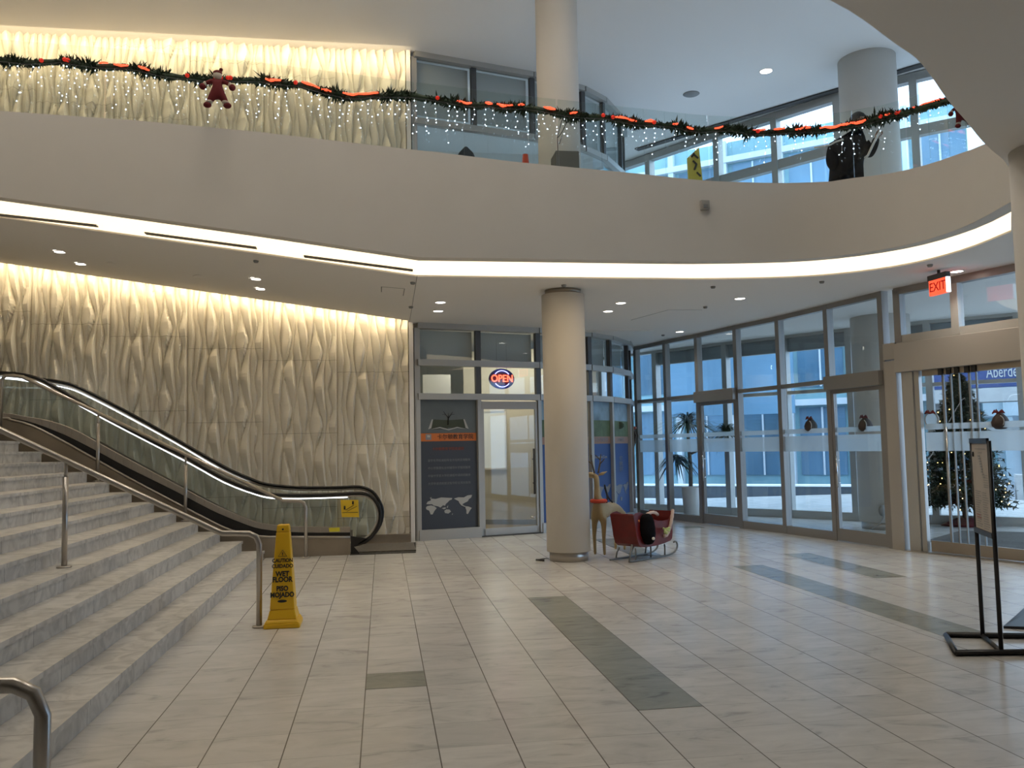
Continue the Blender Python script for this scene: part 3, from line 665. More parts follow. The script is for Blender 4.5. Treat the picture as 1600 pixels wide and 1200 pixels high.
# shop door (second bay)
A_, B_ = STORE[1], STORE[2]
D5 = empty('door_3', (A_[0], A_[1], 0), 'frameless glass shop door with a long vertical handle below the open sign', 'door', kind='structure')
MB().slab(seg(A_, B_, .04), seg(A_, B_, .96), .02, .14, .05, .02).build('bottom_rail', M['frame_light'], D5)
MB().slab(seg(A_, B_, .04), seg(A_, B_, .96), 2.28, 2.42, .06, .02).build('top_rail', M['clad'], D5)
MB().slab(seg(A_, B_, .05), seg(A_, B_, .93), .14, 2.28, .012, .02).build('pane', M['glass_clear'], D5)
MB().slab(seg(A_, B_, .035), seg(A_, B_, .075), .02, 2.42, .05, .02).build('side_frame', M['frame_light'], D5)
MB().slab(seg(A_, B_, .93), seg(A_, B_, .965), .02, 2.42, .05, .02).build('side_frame', M['frame_light'], D5)
hq = MB(); nn = dirn(A_, B_).cross(zd)
hb = wall_pt(A_, B_, .885, 0, .075)
hq.tube([hb+Vector((0, 0, .72)), hb+Vector((0, 0, 1.55))], .021, 8)
for z in (.92, 1.36): hq.tube([hb+Vector((0, 0, z)), hb-nn*.055+Vector((0, 0, z))], .014, 8)
hq.build('long_handle', M['darkgrey'], D5)
MB().ball(wall_pt(A_, B_, .86, .30, .045), .035, 10, sq=(1.3, .5, .7)).build('door_lock', M['chrome'], D5)
MB().slab(STORE[1], STORE[2], .0, .02, .14, .03).build('threshold', M['darkgrey'], D5)
# blue posters in the remaining bays
for i, lab in ((2, 'blue window poster mostly hidden behind the round column'), (3, 'blue window poster with cloudy sky and green hills right of the column'), (4, 'blue window poster with a tree on a green hill, nearer the glass wall'), (5, 'blue window poster at the curved end of the shop front')):
    A_, B_ = STORE[i], STORE[i+1]; xd = dirn(A_, B_); nd = xd.cross(zd); e = empty('window_poster', (A_[0], A_[1], 0), lab, 'poster', 'window posters on the shop front')
    MB().slab(seg(A_, B_, .04), seg(A_, B_, .96), .18, 2.45, .012).build('panel', M['blue'], e)
    MB().slab(seg(A_, B_, .05), seg(A_, B_, .95), 1.98, 2.44, .004, .010).build('sky_picture', M['sky'], e)
    MB().slab(seg(A_, B_, .05), seg(A_, B_, .95), 1.76, 2.08, .004, .012).build('hill_picture', M['hill'], e)
    MB().slab(seg(A_, B_, .05), seg(A_, B_, .95), 1.62, 1.76, .004, .014).build('brown_band', M['brownband'], e)
    if i in (3, 4): text('band_lettering', '卡尔顿教育', .10, wall_pt(A_, B_, .5, 1.69, .018), xd, zd, M['dimgrey'], e)
    if i == 3: text('lettering', 'Education.Com', .075, wall_pt(A_, B_, .45, 1.36, .012), xd, zd, M['ltgrey'], e)
    if i == 4:
        MB().ball(wall_pt(A_, B_, .45, 1.99, .014), .11, 10, sq=(1, .06, .7)).build('tree_picture', M['leaf'], e)
        text('lettering', '卡尔\n顿教\n育学', .11, wall_pt(A_, B_, .5, 1.2, .012), xd, zd, M['dimgrey'], e)
    mp_ = MB()
    for pl_ in MAP[:4]: mp_.plate([wall_pt(A_, B_, .1+.8*u, .42+.40*v, .010) for u, v in pl_], nd, .005)
    mp_.build('world_map_picture', M['dimgrey'], e)

# shop interiors
def poly_room(z0, z1, wallm, floorm, nm, lab):
    q = MB(); q.box(.60, 5.2, 20.2, 20.3, z0, z1); q.box(.48, .58, 15.2, 20.3, z0, z1)
    struct('wall_'+nm, q, wallm, lab, 'wall')
poly_room(.01, ZS+.2, M['room'], M['roomfloor'], 'shop', 'cream walls inside the ground floor shop')
sfp = MB(); sfp.prism([(x, y+.08) for x, y in STORE]+[(5.2, 20.2), (.6, 20.2)], .001, .012); struct('floor_shop', sfp, M['roomfloor'], 'brown floor inside the ground floor shop', 'floor')
struct('ceiling_shop', MB().box(.58, 5.2, 15.9, 20.3, 3.78, 3.9), M['white'], 'white ceiling inside the ground floor shop', 'ceiling')
# slanted partition with a window seen through the shop door
pr = MB(); pr.slab((1.70, 17.9), (4.3, 16.9), .012, 3.6, .08); struct('wall_partition', pr, M['room'], 'cream partition with a glazed opening inside the shop', 'wall')
pb = MB(); pb.slab((1.70, 17.9), (4.3, 16.9), .012, .11, .02, .05); struct('baseboard_shop', pb, M['grey'], 'grey baseboard along the cream partition in the shop', 'baseboard')
wp = empty('window_6', (2.2, 17.5, 1), 'white framed window in the cream partition inside the shop', 'window', kind='structure')
pw0, pw1 = (1.80, 17.862), (2.55, 17.573)
MB().slab(pw0, pw1, 1.15, 2.35, .02, .05).build('pane', mat('lit_frosted_pane', (.62, .64, .62), .5, emit=(.9, .95, .9), strength=.22), wp)
for z in (1.13, 2.33): MB().slab(pw0, pw1, z, z+.04, .05, .06).build('frame', M['white'], wp)
for t_ in (0, .96): MB().slab(seg(pw0, pw1, t_), seg(pw0, pw1, t_+.04), 1.13, 2.37, .05, .06).build('frame', M['white'], wp)
area_light('shop_ceiling_light', (2.2, 16.6, 3.70), (0, 0, -1), 1.6, .5, 36, (1, .93, .74))
# lower shop ceiling panel light seen behind the sign
bx_ = MB(); bx_.box(.8, 1.35, 17.0, 17.1, 2.5, 3.05); struct('wall_white_board', bx_, M['white'], 'pale panel seen through the glass above the navy poster', 'panel')
# upper shop
q = MB(); q.box(.60, 5.2, 20.2, 20.3, 4.41, ZU); q.box(.48, .58, 15.2, 20.3, 4.41, ZU); struct('wall_upper_shop', q, M['white'], 'pale walls inside the upper shop', 'wall')
area_light('upper_shop_light', (2.2, 17.6, ZU-.1), (0, 0, -1), 1.2, .6, 22, (.85, .93, 1))
q = MB(); q.slab((1.9, 17.4), (3.4, 17.0), 6.55, 6.80, .1, z0b=7.25, z1b=7.5); tag(q.build('sloping_rail', M['white']), 'white sloping beam inside the upper shop window', 'beam')
# dark coat-like hanging form in the upper shop
q = MB(); prof = [(.30, 6.1), (.285, 6.6), (.24, 6.95), (.14, 7.2), (.03, 7.32)]; q.lathe(prof, (1.62, 15.95, 0), 16); tag(q.build('dark_mannequin_cover', M['coat']), 'dark draped rounded shape standing inside the upper shop window', 'covered stand')
# white ball lamp upstairs
upl = PV(746, 143, (0, 16.6), (1, 16.6)); o = MB().ball(upl, .085, 12).build('globe_lamp', M['lamp']); tag(o, 'small bright round lamp inside the upper shop', 'lamp')
# orange-red cone upstairs
cp = PV(821, 250, (0, 15.0), (1, 15.0)); q = MB(); q.lathe([(.10, 4.405), (.09, 4.5), (.085, cp.z-.25), (.05, cp.z+.10)], (cp.x, cp.y, 0), 14); tag(q.build('red_cone', M['cone']), 'red-orange cone standing upstairs beside the round column', 'traffic cone')

# OPEN sign
def oval(cx, rx_, rz_, n=40): return [cx+Vector((0, 0, 0)) for _ in range(n)]
A_, B_ = STORE[1], STORE[2]; xd = dirn(A_, B_); nd = xd.cross(zd)
oc = PV(784, 592, (A_[0], A_[1]+.10), (B_[0], B_[1]+.10))
OS = empty('open_sign', oc, 'oval neon OPEN sign with red letters and blue border above the shop door', 'neon sign')
def el(rx_, rz_, d, n=40, a0=0, a1=2*pi): return [oc+xd*rx_*cos(a0+(a1-a0)*k/n)+zd*rz_*sin(a0+(a1-a0)*k/n)+nd*d for k in range(n+1)]
MB().plate(el(.255, .19, -.02)[:-1], nd, .02).build('backing', M['signblue'], OS)
MB().plate(el(.235, .115, .0)[:-1], nd, .004).build('red_field', M['signback'], OS)
for a0, a1 in ((radians(35), radians(145)), (radians(215), radians(325))):
    MB().tube(el(.165, .150, .018, 16, a0, a1), .008, 6).build('arc_tube', M['neonwhite'], OS)
for a0, a1 in ((radians(-30), radians(30)), (radians(150), radians(210))): MB().tube(el(.245, .18, .008, 12, a0, a1), .006, 6).build('border_tube', M['neonred' if 0 else 'signback'], OS)
text('letters', 'OPEN', .185, oc+nd*.02-zd*.0, xd, zd, M['neonred'], OS, ext=.006, xs=.92, bold=.002)
q = MB()
for s_ in (-.1, .1): MB().tube([oc+xd*s_+zd*.16, oc+xd*s_+zd*.75], .003, 4).build('hanging_wire', M['darkgrey'], OS)
# cyan oval neon upstairs
oc2 = PV(781, 166, (A_[0], A_[1]+.14), (B_[0], B_[1]+.14))
US = empty('oval_neon_sign', oc2, 'unlit oval sign with a cyan rim hanging in the upper shop window', 'neon sign')
oc = oc2
MB().plate(el(.29, .15, -.01)[:-1], nd, .01).build('backing', M['darkgrey'], US)
MB().tube(el(.30, .165, .01)[:-1], .010, 6, closed=True).build('rim_tube', M['neoncyan'], US)
q = MB()
for s_ in (-.12, .12): MB().tube([oc+xd*s_+zd*.15, oc+xd*s_+zd*.55], .003, 4).build('hanging_wire', M['darkgrey'], US)

# ================================================================== stairs
RIS, TRD, SX, SYF = .15, .305, -1.73, 13.05
st = MB()
NS = 14
for k in range(NS):
    x1 = SX-TRD*k; x0 = x1-TRD-.02 if k < NS-1 else -9.0
    st.box(x0, x1+.0, -1.5, SYF, 0 if k == 0 else RIS*(k-1), RIS*(k+1)-.035)
    st.box(x0, x1+.018, -1.5, SYF, RIS*(k+1)-.035, RIS*(k+1))
sm2 = marble('stair_tread_marble', (0.60, 0.58, 0.54), line=.005, vein=.12, rough=.35, ox=50, oy=5.093, axes=('Y', 'Z'))
# stairs: joints only every tile along Y
def stair_mat():
    m = bpy.data.materials.new('stair_marble_joints'); m.use_nodes = True; t = m.node_tree; b = t.nodes['Principled BSDF']
    g = t.nodes.new('ShaderNodeNewGeometry'); s = t.nodes.new('ShaderNodeSeparateXYZ'); t.links.new(g.outputs['Position'], s.inputs[0])
    zi = math_node(t, 'FLOOR', math_node(t, 'DIVIDE', math_node(t, 'SUBTRACT', s.outputs['Z'], .001), RIS))
    off = math_node(t, 'MULTIPLY', math_node(t, 'SINE', math_node(t, 'MULTIPLY', zi, 2.4)), .22)
    uy = math_node(t, 'DIVIDE', math_node(t, 'ADD', s.outputs['Y'], off), .61)
    f = math_node(t, 'FRACT', uy); e_ = math_node(t, 'LESS_THAN', f, .009)
    cmb = t.nodes.new('ShaderNodeCombineXYZ'); t.links.new(math_node(t, 'FLOOR', uy), cmb.inputs[0]); t.links.new(zi, cmb.inputs[1])
    wn = t.nodes.new('ShaderNodeTexWhiteNoise'); t.links.new(cmb.outputs[0], wn.inputs['Vector'])
    n1 = t.nodes.new('ShaderNodeTexNoise'); n1.inputs['Scale'].default_value = 5; n1.inputs['Detail'].default_value = 8; n1.inputs['Distortion'].default_value = 1.5
    t.links.new(g.outputs['Position'], n1.inputs['Vector'])
    r = t.nodes.new('ShaderNodeValToRGB'); r.color_ramp.elements[0].position = .32; r.color_ramp.elements[0].color = (.40, .39, .37, 1); r.color_ramp.elements[1].position = .6; r.color_ramp.elements[1].color = (.60, .585, .55, 1)
    t.links.new(n1.outputs['Fac'], r.inputs[0]); hv = t.nodes.new('ShaderNodeHueSaturation'); t.links.new(r.outputs[0], hv.inputs['Color'])
    t.links.new(math_node(t, 'ADD', math_node(t, 'MULTIPLY', wn.outputs['Value'], .16), .90), hv.inputs['Value'])
    mx = t.nodes.new('ShaderNodeMix'); mx.data_type = 'RGBA'; t.links.new(e_, mx.inputs[0]); t.links.new(hv.outputs[0], mx.inputs[6]); mx.inputs[7].default_value = (.14, .13, .115, 1)
    t.links.new(mx.outputs[2], b.inputs['Base Color']); b.inputs['Roughness'].default_value = .4; return m
SO = struct('staircase', st, stair_mat(), 'wide flight of grey marble stairs climbing to the left', 'stairs')
# side wall under the far edge of the stairs
SL = .5*0
def stair_line(x, extra=0): return max(0.0, (SX-x)*RIS/TRD)+extra

def handrail(y, foot_x, label, posts, xend_lo, hi=None, r=.026, top_end=None):
    e = empty('handrail', (foot_x, y, 0), label, 'handrail', 'steel handrails on the stairs')
    zl = .845
    pts = [(foot_x, y, .0), (foot_x, y, zl-.10), (foot_x-.03, y, zl-.03), (foot_x-.09, y, zl), (foot_x-.33, y, zl+.01)]
    xe = hi if hi else -8.0
    pts += [(foot_x-.36, y, zl+.025)]
    x2 = xe+.28 if top_end else xe
    pts.append((x2, y, zl+.02+(foot_x-.34-x2)*.512))
    if top_end:
        zt = pts[-1][2]; pts += [(x2-.12, y, zt+.02), (xe+.05, y, zt+.02), (xe, y, zt-.05), (xe, y, top_end)]
    MB().tube(pts, r, 14).build('rail', M['steel'], e)
    MB().lathe([(.062, 0.001), (.062, .012), (.045, .018)], (foot_x, y, 0), 20).build('base_flange', M['steel'], e)
    for px_ in posts:
        k = floor((SX+.018-px_)/TRD); zf = RIS*(k+1); zt = zl+.02+(foot_x-.34-px_)*.512-.03
        q = MB(); q.tube([(px_, y, zf), (px_, y, zt-.12)], r*.95, 12); q.tube([(px_, y, zt-.13), (px_, y, zt)], r*.6, 10); q.build('post', M['steel'], e)
        MB().lathe([(.062, zf+.001), (.062, zf+.010), (.045, zf+.016)], (px_, y, 0), 20).build('base_flange', M['steel'], e)
    return e
handrail(8.18, -1.12, 'brushed steel handrail running up the middle of the stairs beside the wet floor cone', [-2.79, -4.45], -1.19)
handrail(3.06, -1.10, 'nearest steel handrail, only its curved lower end showing at the bottom corner', [-2.79, -4.45], -1.19)
handrail(13.22, -1.14, 'far steel handrail between the stairs and the escalator', [-2.86, -4.08], -1.2, hi=-5.40, top_end=1.9)

# ================================================================== escalator
ES = empty('escalator', (-2, 13.9, 0), 'escalator with glass sides, black handrails and white light lines beside the stairs', 'escalator')
YN, YF = 13.42, 14.62
def pp(lst, Y): return [PY(x, y, Y) for x, y in lst]
def dens(lst, n=3):
    return [tuple(v)[:2] for v in smooth_curve([(a, b, 0) for a, b in lst], n)]
panel_top = dens([(-140, 652), (0, 652), (17, 655), (50, 664), (100, 689), (150, 717), (200, 745), (275, 785), (325, 811), (362, 828), (405, 837), (460, 838), (547, 838)])
black_top = dens([(-140, 650), (0, 651), (17, 653), (50, 660), (100, 679), (150, 704), (200, 731), (275, 768), (330, 797), (375, 816), (410, 827), (470, 832), (547, 832)])
glass_bot = dens([(-140, 640), (0, 645), (30, 649), (80, 658), (120, 673), (150, 690), (200, 717), (275, 757), (330, 786), (375, 806), (410, 818), (470, 823), (570, 823)])
def resamp(lst, n=60, x0=-140, x1=547):
    out = []
    for k in range(n+1):
        x = x0+(x1-x0)*k/n
        for (a, ya), (b__, yb) in zip(lst[:-1], lst[1:]):
            if a <= x <= b__+1e-6: out.append((x, ya+(yb-ya)*(x-a)/max(1e-6, b__-a))); break
    return out
hand_n = dens([(-140, 578), (0, 583), (30, 585), (57, 591), (82, 603), (150, 643), (225, 683), (287, 713), (350, 748), (400, 768), (430, 773), (470, 774), (520, 773), (563, 771), (580, 776), (591, 790), (594, 806), (590, 823), (580, 838), (565, 848), (553, 851)])
hand_f = dens([(-140, 585), (0, 588), (67, 593), (107, 600), (140, 614), (200, 645), (275, 687), (350, 730), (390, 748), (416, 757), (465, 762), (529, 762), (561, 761), (581, 768), (593, 784), (597.5, 800), (594, 819), (581, 838), (565, 850), (552, 855)])
led_n = dens([(-140, 586), (0, 590), (30, 592), (57, 597), (82, 609), (157, 652), (292, 722), (350, 754), (400, 773), (430, 779), (480, 779), (543, 777)])
led_f = dens([(-140, 590), (0, 591), (67, 600), (107, 607), (140, 621), (200, 652), (275, 693), (350, 737), (388, 755)])
base_pt = lambda lst, Y: [Vector((p.x, Y, 0.0 if p.x > -1.7 else max(0, stair_line(p.x)-.45))) for p in pp(lst, Y)]
q = MB(); tp = pp(panel_top, YN); q.strip(base_pt(panel_top, YN), tp, (0, 1, 0), .03); q.build('side_panel', M['bronze'], ES)
pt_, bt_, gt_ = resamp(panel_top), resamp(black_top), resamp(glass_bot)
q = MB(); q.strip([p-Vector((0, 0, .02)) for p in pp(pt_, YN+.03)], [p+Vector((0, 0, .02)) for p in pp(bt_, YN+.03)], (0, 1, 0), .02); q.build('black_skirt', M['black'], ES)
q = MB(); q.tube([p+Vector((0, 0, -.012)) for p in pp(panel_top, YN)], .020, 8); q.build('panel_edge_trim', M['steel'], ES)
q = MB(); q.strip(pp(bt_, YN+.022), pp(gt_, YN+.022), (0, 1, 0), .05); q.build('glass_clamp_trim', M['steel'], ES, bevel=.004)
def glass_side(hand, bot, Y, nm):
    H = pp(hand, Y); Bp = pp(bot, Y)
    poly = [p for p in H]; x_end = H[-1].x
    low = [p for p in Bp if p.x < x_end+.0]
    outline = poly+[Vector((p.x, Y, p.z)) for p in low[::-1]]
    q = MB(); q.plate([Vector((p.x, Y, p.z)) for p in outline], (0, 1, 0), .012)
    return q.build(nm, M['glass_esc'], ES)
inset = dens([(-140, 584), (0, 588), (57, 596), (82, 608), (150, 648), (225, 688), (287, 718), (350, 753), (400, 773), (430, 778), (470, 779), (520, 778), (560, 776), (576, 781), (586, 793), (589, 806), (585, 821), (575, 834), (562, 843), (556, 846)])
glass_side(inset, glass_bot, YN+.06, 'glass_balustrade'); 
fi = dens([(-140, 590), (0, 593), (67, 598), (107, 605), (140, 619), (200, 650), (275, 692), (350, 735), (390, 753), (416, 762), (465, 767), (529, 767), (558, 766), (576, 772), (588, 786), (592, 800), (589, 818), (577, 834), (563, 844), (556, 848)])
_H = pp(fi, YF); _B = [Vector((p.x, YF, p.z)) for p in pp(gt_, YN+.06)]; _G = [p-Vector((0, 0, .17)) for p in _B]
q = MB(); q.plate(_H+_G[::-1], (0, 1, 0), .012); q.build('glass_balustrade', M['glass_esc'], ES)
def rail(hand, Y, nm):
    q = MB(); pts = pp(hand, Y); secs = [(-.042, .012), (-.036, -.012), (.036, -.012), (.042, .012), (.03, .028), (-.03, .028)]
    n = len(pts); vs = []
    for i, p in enumerate(pts):
        a = pts[max(i-1, 0)]; b_ = pts[min(i+1, n-1)]; d = (b_-a).normalized(); nn_ = Vector((-d.z, 0, d.x))
        for (sy_, sz_) in secs: vs.append(p+Vector((0, sy_, 0))+nn_*sz_)
    fs = [(i*6+k, i*6+(k+1) % 6, (i+1)*6+(k+1) % 6, (i+1)*6+k) for i in range(n-1) for k in range(6)]+[(0, 1, 2, 3, 4, 5), tuple((n-1)*6+k for k in range(6))]
    q.add(vs, fs, True); return q.build(nm, M['black'], ES)
rail(hand_n, YN+.066, 'handrail_belt'); rail(hand_f, YF+.006, 'handrail_belt')
def offset_line(hand, Y, d):
    pts = pp(hand, Y); n = len(pts); out = []
    for i, p in enumerate(pts):
        a = pts[max(i-1, 0)]; b_ = pts[min(i+1, n-1)]; dd = (b_-a).normalized(); out.append(p+Vector((-dd.z, 0, dd.x))*d)
    return out
q = MB(); q.tube(offset_line(hand_n, YN+.066, -.030), .020, 8); q.build('handrail_guide', M['steel'], ES)
q = MB(); q.tube(offset_line(hand_f, YF+.006, -.030), .020, 8); q.build('handrail_guide', M['steel'], ES)
q = MB(); q.tube([p for p in pp(led_n, YN+.05)], .0085, 6); q.build('light_line', M['led'], ES)
q = MB(); q.tube([p for p in pp(led_f, YF-.012)], .0075, 6); q.build('light_line', M['led'], ES)
# inner decks, far skirt and steps
q = MB(); fbp = _B; q.strip([p-Vector((0, .02, .34)) for p in fbp], [p-Vector((0, .02, .15)) for p in fbp], (0, 1, 0), .05); q.build('far_skirt', M['steel'], ES)
sp = MB()
for k in range(26):
    x = -1.55-.4*k*.5; z = .02+max(0, k)*.1*1.0
    sp.box(x-.22, x, YN+.10, YF-.03, max(.012, z-.25), z+.05)
sp.build('steps', M['darkgrey'], ES)
q = MB(); q.box(-1.6, .50, YN+.09, YF-.03, .011, .03); q.build('landing_plate', mat('ribbed_steel_plate', (.20, .185, .165), .45, .6, noise=(25, .2)), ES)
q = MB(); c_ = [PY(547, 838, YN), PY(556, 868, YN), PY(610, 868, YN)]
q.plate([Vector((PY(548, 838, YN).x, YN, PY(548, 838, YN).z)), Vector((PY(548, 840, YN).x, YN, .002)), Vector((PY(560, 867, YN).x+.03, YN, .002)), Vector((PY(553, 850, YN).x, YN, .12)), Vector((PY(572, 836, YN).x, YN, .24))], (0, 1, 0), .06); q.build('newel_inlet', M['black'], ES)
# stickers
def sticker(pts, m_, nm, d=.006):
    q = MB(); q.plate([PY(x, y, YN+.052) for x, y in pts], (0, -1, 0), d); return q.build(nm, m_, ES)
s1 = sticker([(532, 781), (560, 781), (561, 808), (534, 808)], M['yellow_sign'], 'warning_sticker'); s1['label'] = 'yellow escalator safety sticker'
q = MB()
def sl(a, b__, w_): 
    A1 = PY(a[0], a[1], YN+.044); B1 = PY(b__[0], b__[1], YN+.044); q.tube([A1, B1], w_, 4)
sl((538.5, 796), (538.5, 790.5), .012); sl((551.5, 788), (551.5, 783), .013); sl((540, 797), (553, 789), .004); sl((542, 799), (558, 791), .003); sl((535, 801), (559, 800.5), .004)
s2 = q.build('pictogram', M['txtblack'], s1)
sticker([(514, 824.5), (531, 824), (531, 830), (515, 830.5)], mat('yellow_label', (.75, .68, .05), .5), 'small_sticker', .05)['label'] = 'small bright yellow label at the foot of the glass'

# dark mat at the foot of the escalator
q = MB(); q.hexa([(-.50, 13.36, .0005), (.49, 13.36, .0005), (.54, 14.75, .0005), (-.50, 14.75, .0005), (-.50, 13.36, .010), (.49, 13.36, .010), (.54, 14.75, .010), (-.50, 14.75, .010)])
tag(q.build('floor_mat', M['mat']), 'dark ribbed mat on the floor at the escalator foot', 'mat')
q = MB(); q.box(-.45, .47, 14.90, 15.03, 0, .14); struct('baseboard_back', q, M['bronze'], 'low metal baseboard under the relief wall', 'baseboard')

# ================================================================== wet floor cone
c0 = P(443, 977)
WC = empty('wet_floor_cone', (c0.x, c0.y, 0), 'yellow four-sided wet floor cone with black lettering beside the handrail', 'wet floor cone', rz=radians(6))
def frus(h, z0, w0, z1, w1): h.hexa([(c0.x-w0, c0.y-w0, z0), (c0.x+w0, c0.y-w0, z0), (c0.x+w0, c0.y+w0, z0), (c0.x-w0, c0.y+w0, z0), (c0.x-w1, c0.y-w1, z1), (c0.x+w1, c0.y-w1, z1), (c0.x+w1, c0.y+w1, z1), (c0.x-w1, c0.y+w1, z1)])
q = MB(); frus(q, 0.0, .160, .045, .157); frus(q, .045, .155, .075, .135); frus(q, .075, .130, .16, .110); frus(q, .16, .110, .85, .060); frus(q, .85, .060, .915, .052)
WC.rotation_euler = (0, 0, 0)
q.build('body', M['yellow'], WC, bevel=.010)
tilt = atan2(.05, .69)
def cf(z, off=.003):
    w_ = .110-(z-.16)/.69*.05 if z > .16 else .115; return Vector((c0.x, c0.y-w_-off, z))
fu = Vector((0, sin(tilt), cos(tilt)))
for s_, z, sz, b_ in (('CAUTION', .595, .047, .0015), ('CUIDADO', .545, .047, .0015), ('WET', .475, .064, .0025), ('FLOOR', .425, .064, .0025), ('PISO', .345, .060, .0025), ('MOJADO', .290, .060, .0025)):
    text('lettering', s_, sz, cf(z), (1, 0, 0), fu, M['txtblack'], WC, ext=.001, bold=b_, xs=.86)
q = MB(); tri = [cf(.69)+Vector((0, 0, .0)), cf(.632)+Vector((-.038, 0, 0)), cf(.632)+Vector((.038, 0, 0))]
q.tube(tri, .0028, 5, closed=True); q.tube([cf(.668), cf(.648)], .004, 5); q.ball(cf(.641), .004, 6); q.build('warning_triangle', M['txtblack'], WC)
q = MB(); q.ball(cf(.235, .001), .042, 16, sq=(1, .08, .30)); q.build('maker_oval', M['txtblack'], WC)
q = MB(); q.ball(cf(.875, .0), .009, 10, sq=(1, .3, 1)); q.build('lock_hole', M['txtblack'], WC)

# ================================================================== sleigh and reindeer
SL_ = empty('sleigh', (3.55, 11.72, 0), 'small dark red sleigh with curled runners, pale fluffy trim and black cloth beside the column', 'sleigh', rz=0)
ang = radians(36); ux_ = Vector((cos(ang), sin(ang), 0)); vy = Vector((-sin(ang), cos(ang), 0)); o_ = Vector((3.60, 11.78, 0))
def S(u, v, z): return o_+ux_*u+vy*v+Vector((0, 0, z))
prof = [(-.46, .60), (-.40, .625), (-.32, .635), (-.24, .61), (-.18, .575), (-.10, .555), (0, .52), (.10, .49), (.22, .48), (.38, .49), (.44, .56), (.46, .60), (.475, .59), (.46, .50), (.455, .40), (.455, .30), (.44, .22), (.40, .19), (.25, .165), (.05, .15), (-.20, .15), (-.30, .16), (-.36, .20), (-.40, .30), (-.42, .42), (-.445, .52)]
prof = [(u*.98, z+.03) for u, z in prof]
for s_ in (-1, 1):
    q = MB(); q.plate([S(u, s_*.19, z) for u, z in prof], vy*s_, .015); q.build('side_panel', M['red'], SL_, bevel=.004)
q = MB()
tub = prof[12:]+[prof[0]]
for (a, b_) in zip(tub[:-1], tub[1:]): q.hexa([S(a[0], -.19, a[1]), S(b_[0], -.19, b_[1]), S(b_[0], .19, b_[1]), S(a[0], .19, a[1]), S(a[0]*.97, -.19, a[1]+.015), S(b_[0]*.97, -.19, b_[1]+.015), S(b_[0]*.97, .19, b_[1]+.015), S(a[0]*.97, .19, a[1]+.015)])
q.build('tub', M['red'], SL_)
for s_ in (-1, 1):
    run = smooth_curve([S(-.52, s_*.17, .015), S(-.3, s_*.17, .015), S(.1, s_*.17, .015), S(.40, s_*.17, .02), S(.55, s_*.17, .06), S(.60, s_*.17, .13), S(.565, s_*.17, .19), S(.51, s_*.17, .185)], 4)
    MB().tube(run, .013, 8).build('runner', M['darksteel'], SL_)
    for u in (-.34, .0, .33):
        MB().tube([S(u, s_*.14, .17), S(u-.03, s_*.165, .10), S(u-.045, s_*.17, .02)], .011, 8).build('runner_strut', M['darksteel'], SL_)
MB().tube([S(-.46, -.17, .24), S(-.50, -.17, .10), S(-.535, -.17, .01)], .014, 8).build('runner_strut', M['darksteel'], SL_)
for pts, r_ in (([S(-.20, -.20, .60), S(-.12, -.21, .635), S(-.02, -.21, .645), S(.06, -.21, .625), S(.09, -.21, .60)], .022), ([S(.47, -.20, .645), S(.44, -.215, .60), S(.40, -.22, .50), S(.34, -.22, .38), S(.28, -.22, .31), S(.21, -.22, .30)], .024)):
    q = MB(); cv_ = smooth_curve(pts, 5); q.tube(cv_, [r_*(1+.12*sin(i*1.9)) for i in range(len(cv_))], 8); q.build('fluffy_trim', M['pink'], SL_)
CT = empty('black_cloth_bundle', S(0, -.24, .3), 'black cloth bundle with a white ball hanging over the sleigh side', 'cloth')
q = MB(); rr = random.Random(5)
cc = [S(-.20, -.19, .62), S(-.20, -.22, .54), S(-.20, -.235, .42), S(-.18, -.235, .32), S(-.15, -.22, .23)]
q.tube(smooth_curve(cc, 4), [.06, .08, .095, .105, .11, .115, .115, .12, .12, .115, .115, .11, .10, .095, .085, .07, .04], 12); q.build('cloth_body', M['coat'], CT)
MB().ball(S(-.22, -.355, .31), .022, 10).build('white_ball', M['white'], CT)
MB().ball(S(-.34, -.205, .55), .016, 8).build('orange_bead', M['orange'], CT)
q = MB()
for k in range(9):
    a = rr.uniform(0, 6.28); q.tube([S(.20, -.24, .40), S(.20+.075*cos(a), -.28, .40+.07*sin(a))], [.010, .016], 5)
tag(q.build('flower_sprig', mat('pale_green_flowers', (.55, .62, .25), .6)), 'pale yellow-green flower sprig tucked on the sleigh side', 'flowers')

DR = empty('reindeer_figure', (3.1, 12.1, 0), 'gold wire-mesh reindeer figure standing half behind the round column', 'reindeer figure')
fr_ = Vector((3.07, 12.12, 0)); bk_ = Vector((3.50, 12.62, 0)); dd = (fr_-bk_).normalized(); ww = Vector((-dd.y, dd.x, 0))
def skin_obj(name, joints, edges, material, parent, sub=2, root=0):
    me = bpy.data.meshes.new(name); me.from_pydata([j[0] for j in joints], edges, []); me.materials.append(material)
    o = bpy.data.objects.new(name, me); C.objects.link(o)
    o.modifiers.new('skin', 'SKIN')
    lay = me.skin_vertices[0] if len(me.skin_vertices) else None
    if lay is None:
        bpy.context.view_layer.objects.active = o
        bm = bmesh.new(); bm.from_mesh(me); bm.verts.layers.skin.verify(); bm.to_mesh(me); bm.free(); lay = me.skin_vertices[0]
    for i, j in enumerate(joints):
        r = j[1]; lay.data[i].radius = (r, r) if not isinstance(r, tuple) else r; lay.data[i].use_root = (i == root)
    s_ = o.modifiers.new('sub', 'SUBSURF'); s_.levels = sub; s_.render_levels = sub
    dg = bpy.context.evaluated_depsgraph_get(); dg.update(); m2 = bpy.data.meshes.new_from_object(o.evaluated_get(dg))
    o.modifiers.clear(); o.data = m2
    for p in m2.polygons: p.use_smooth = True
    if parent is not None: o.parent = parent; o.matrix_parent_inverse = parent.matrix_basis.inverted()
    return o
bz = .66
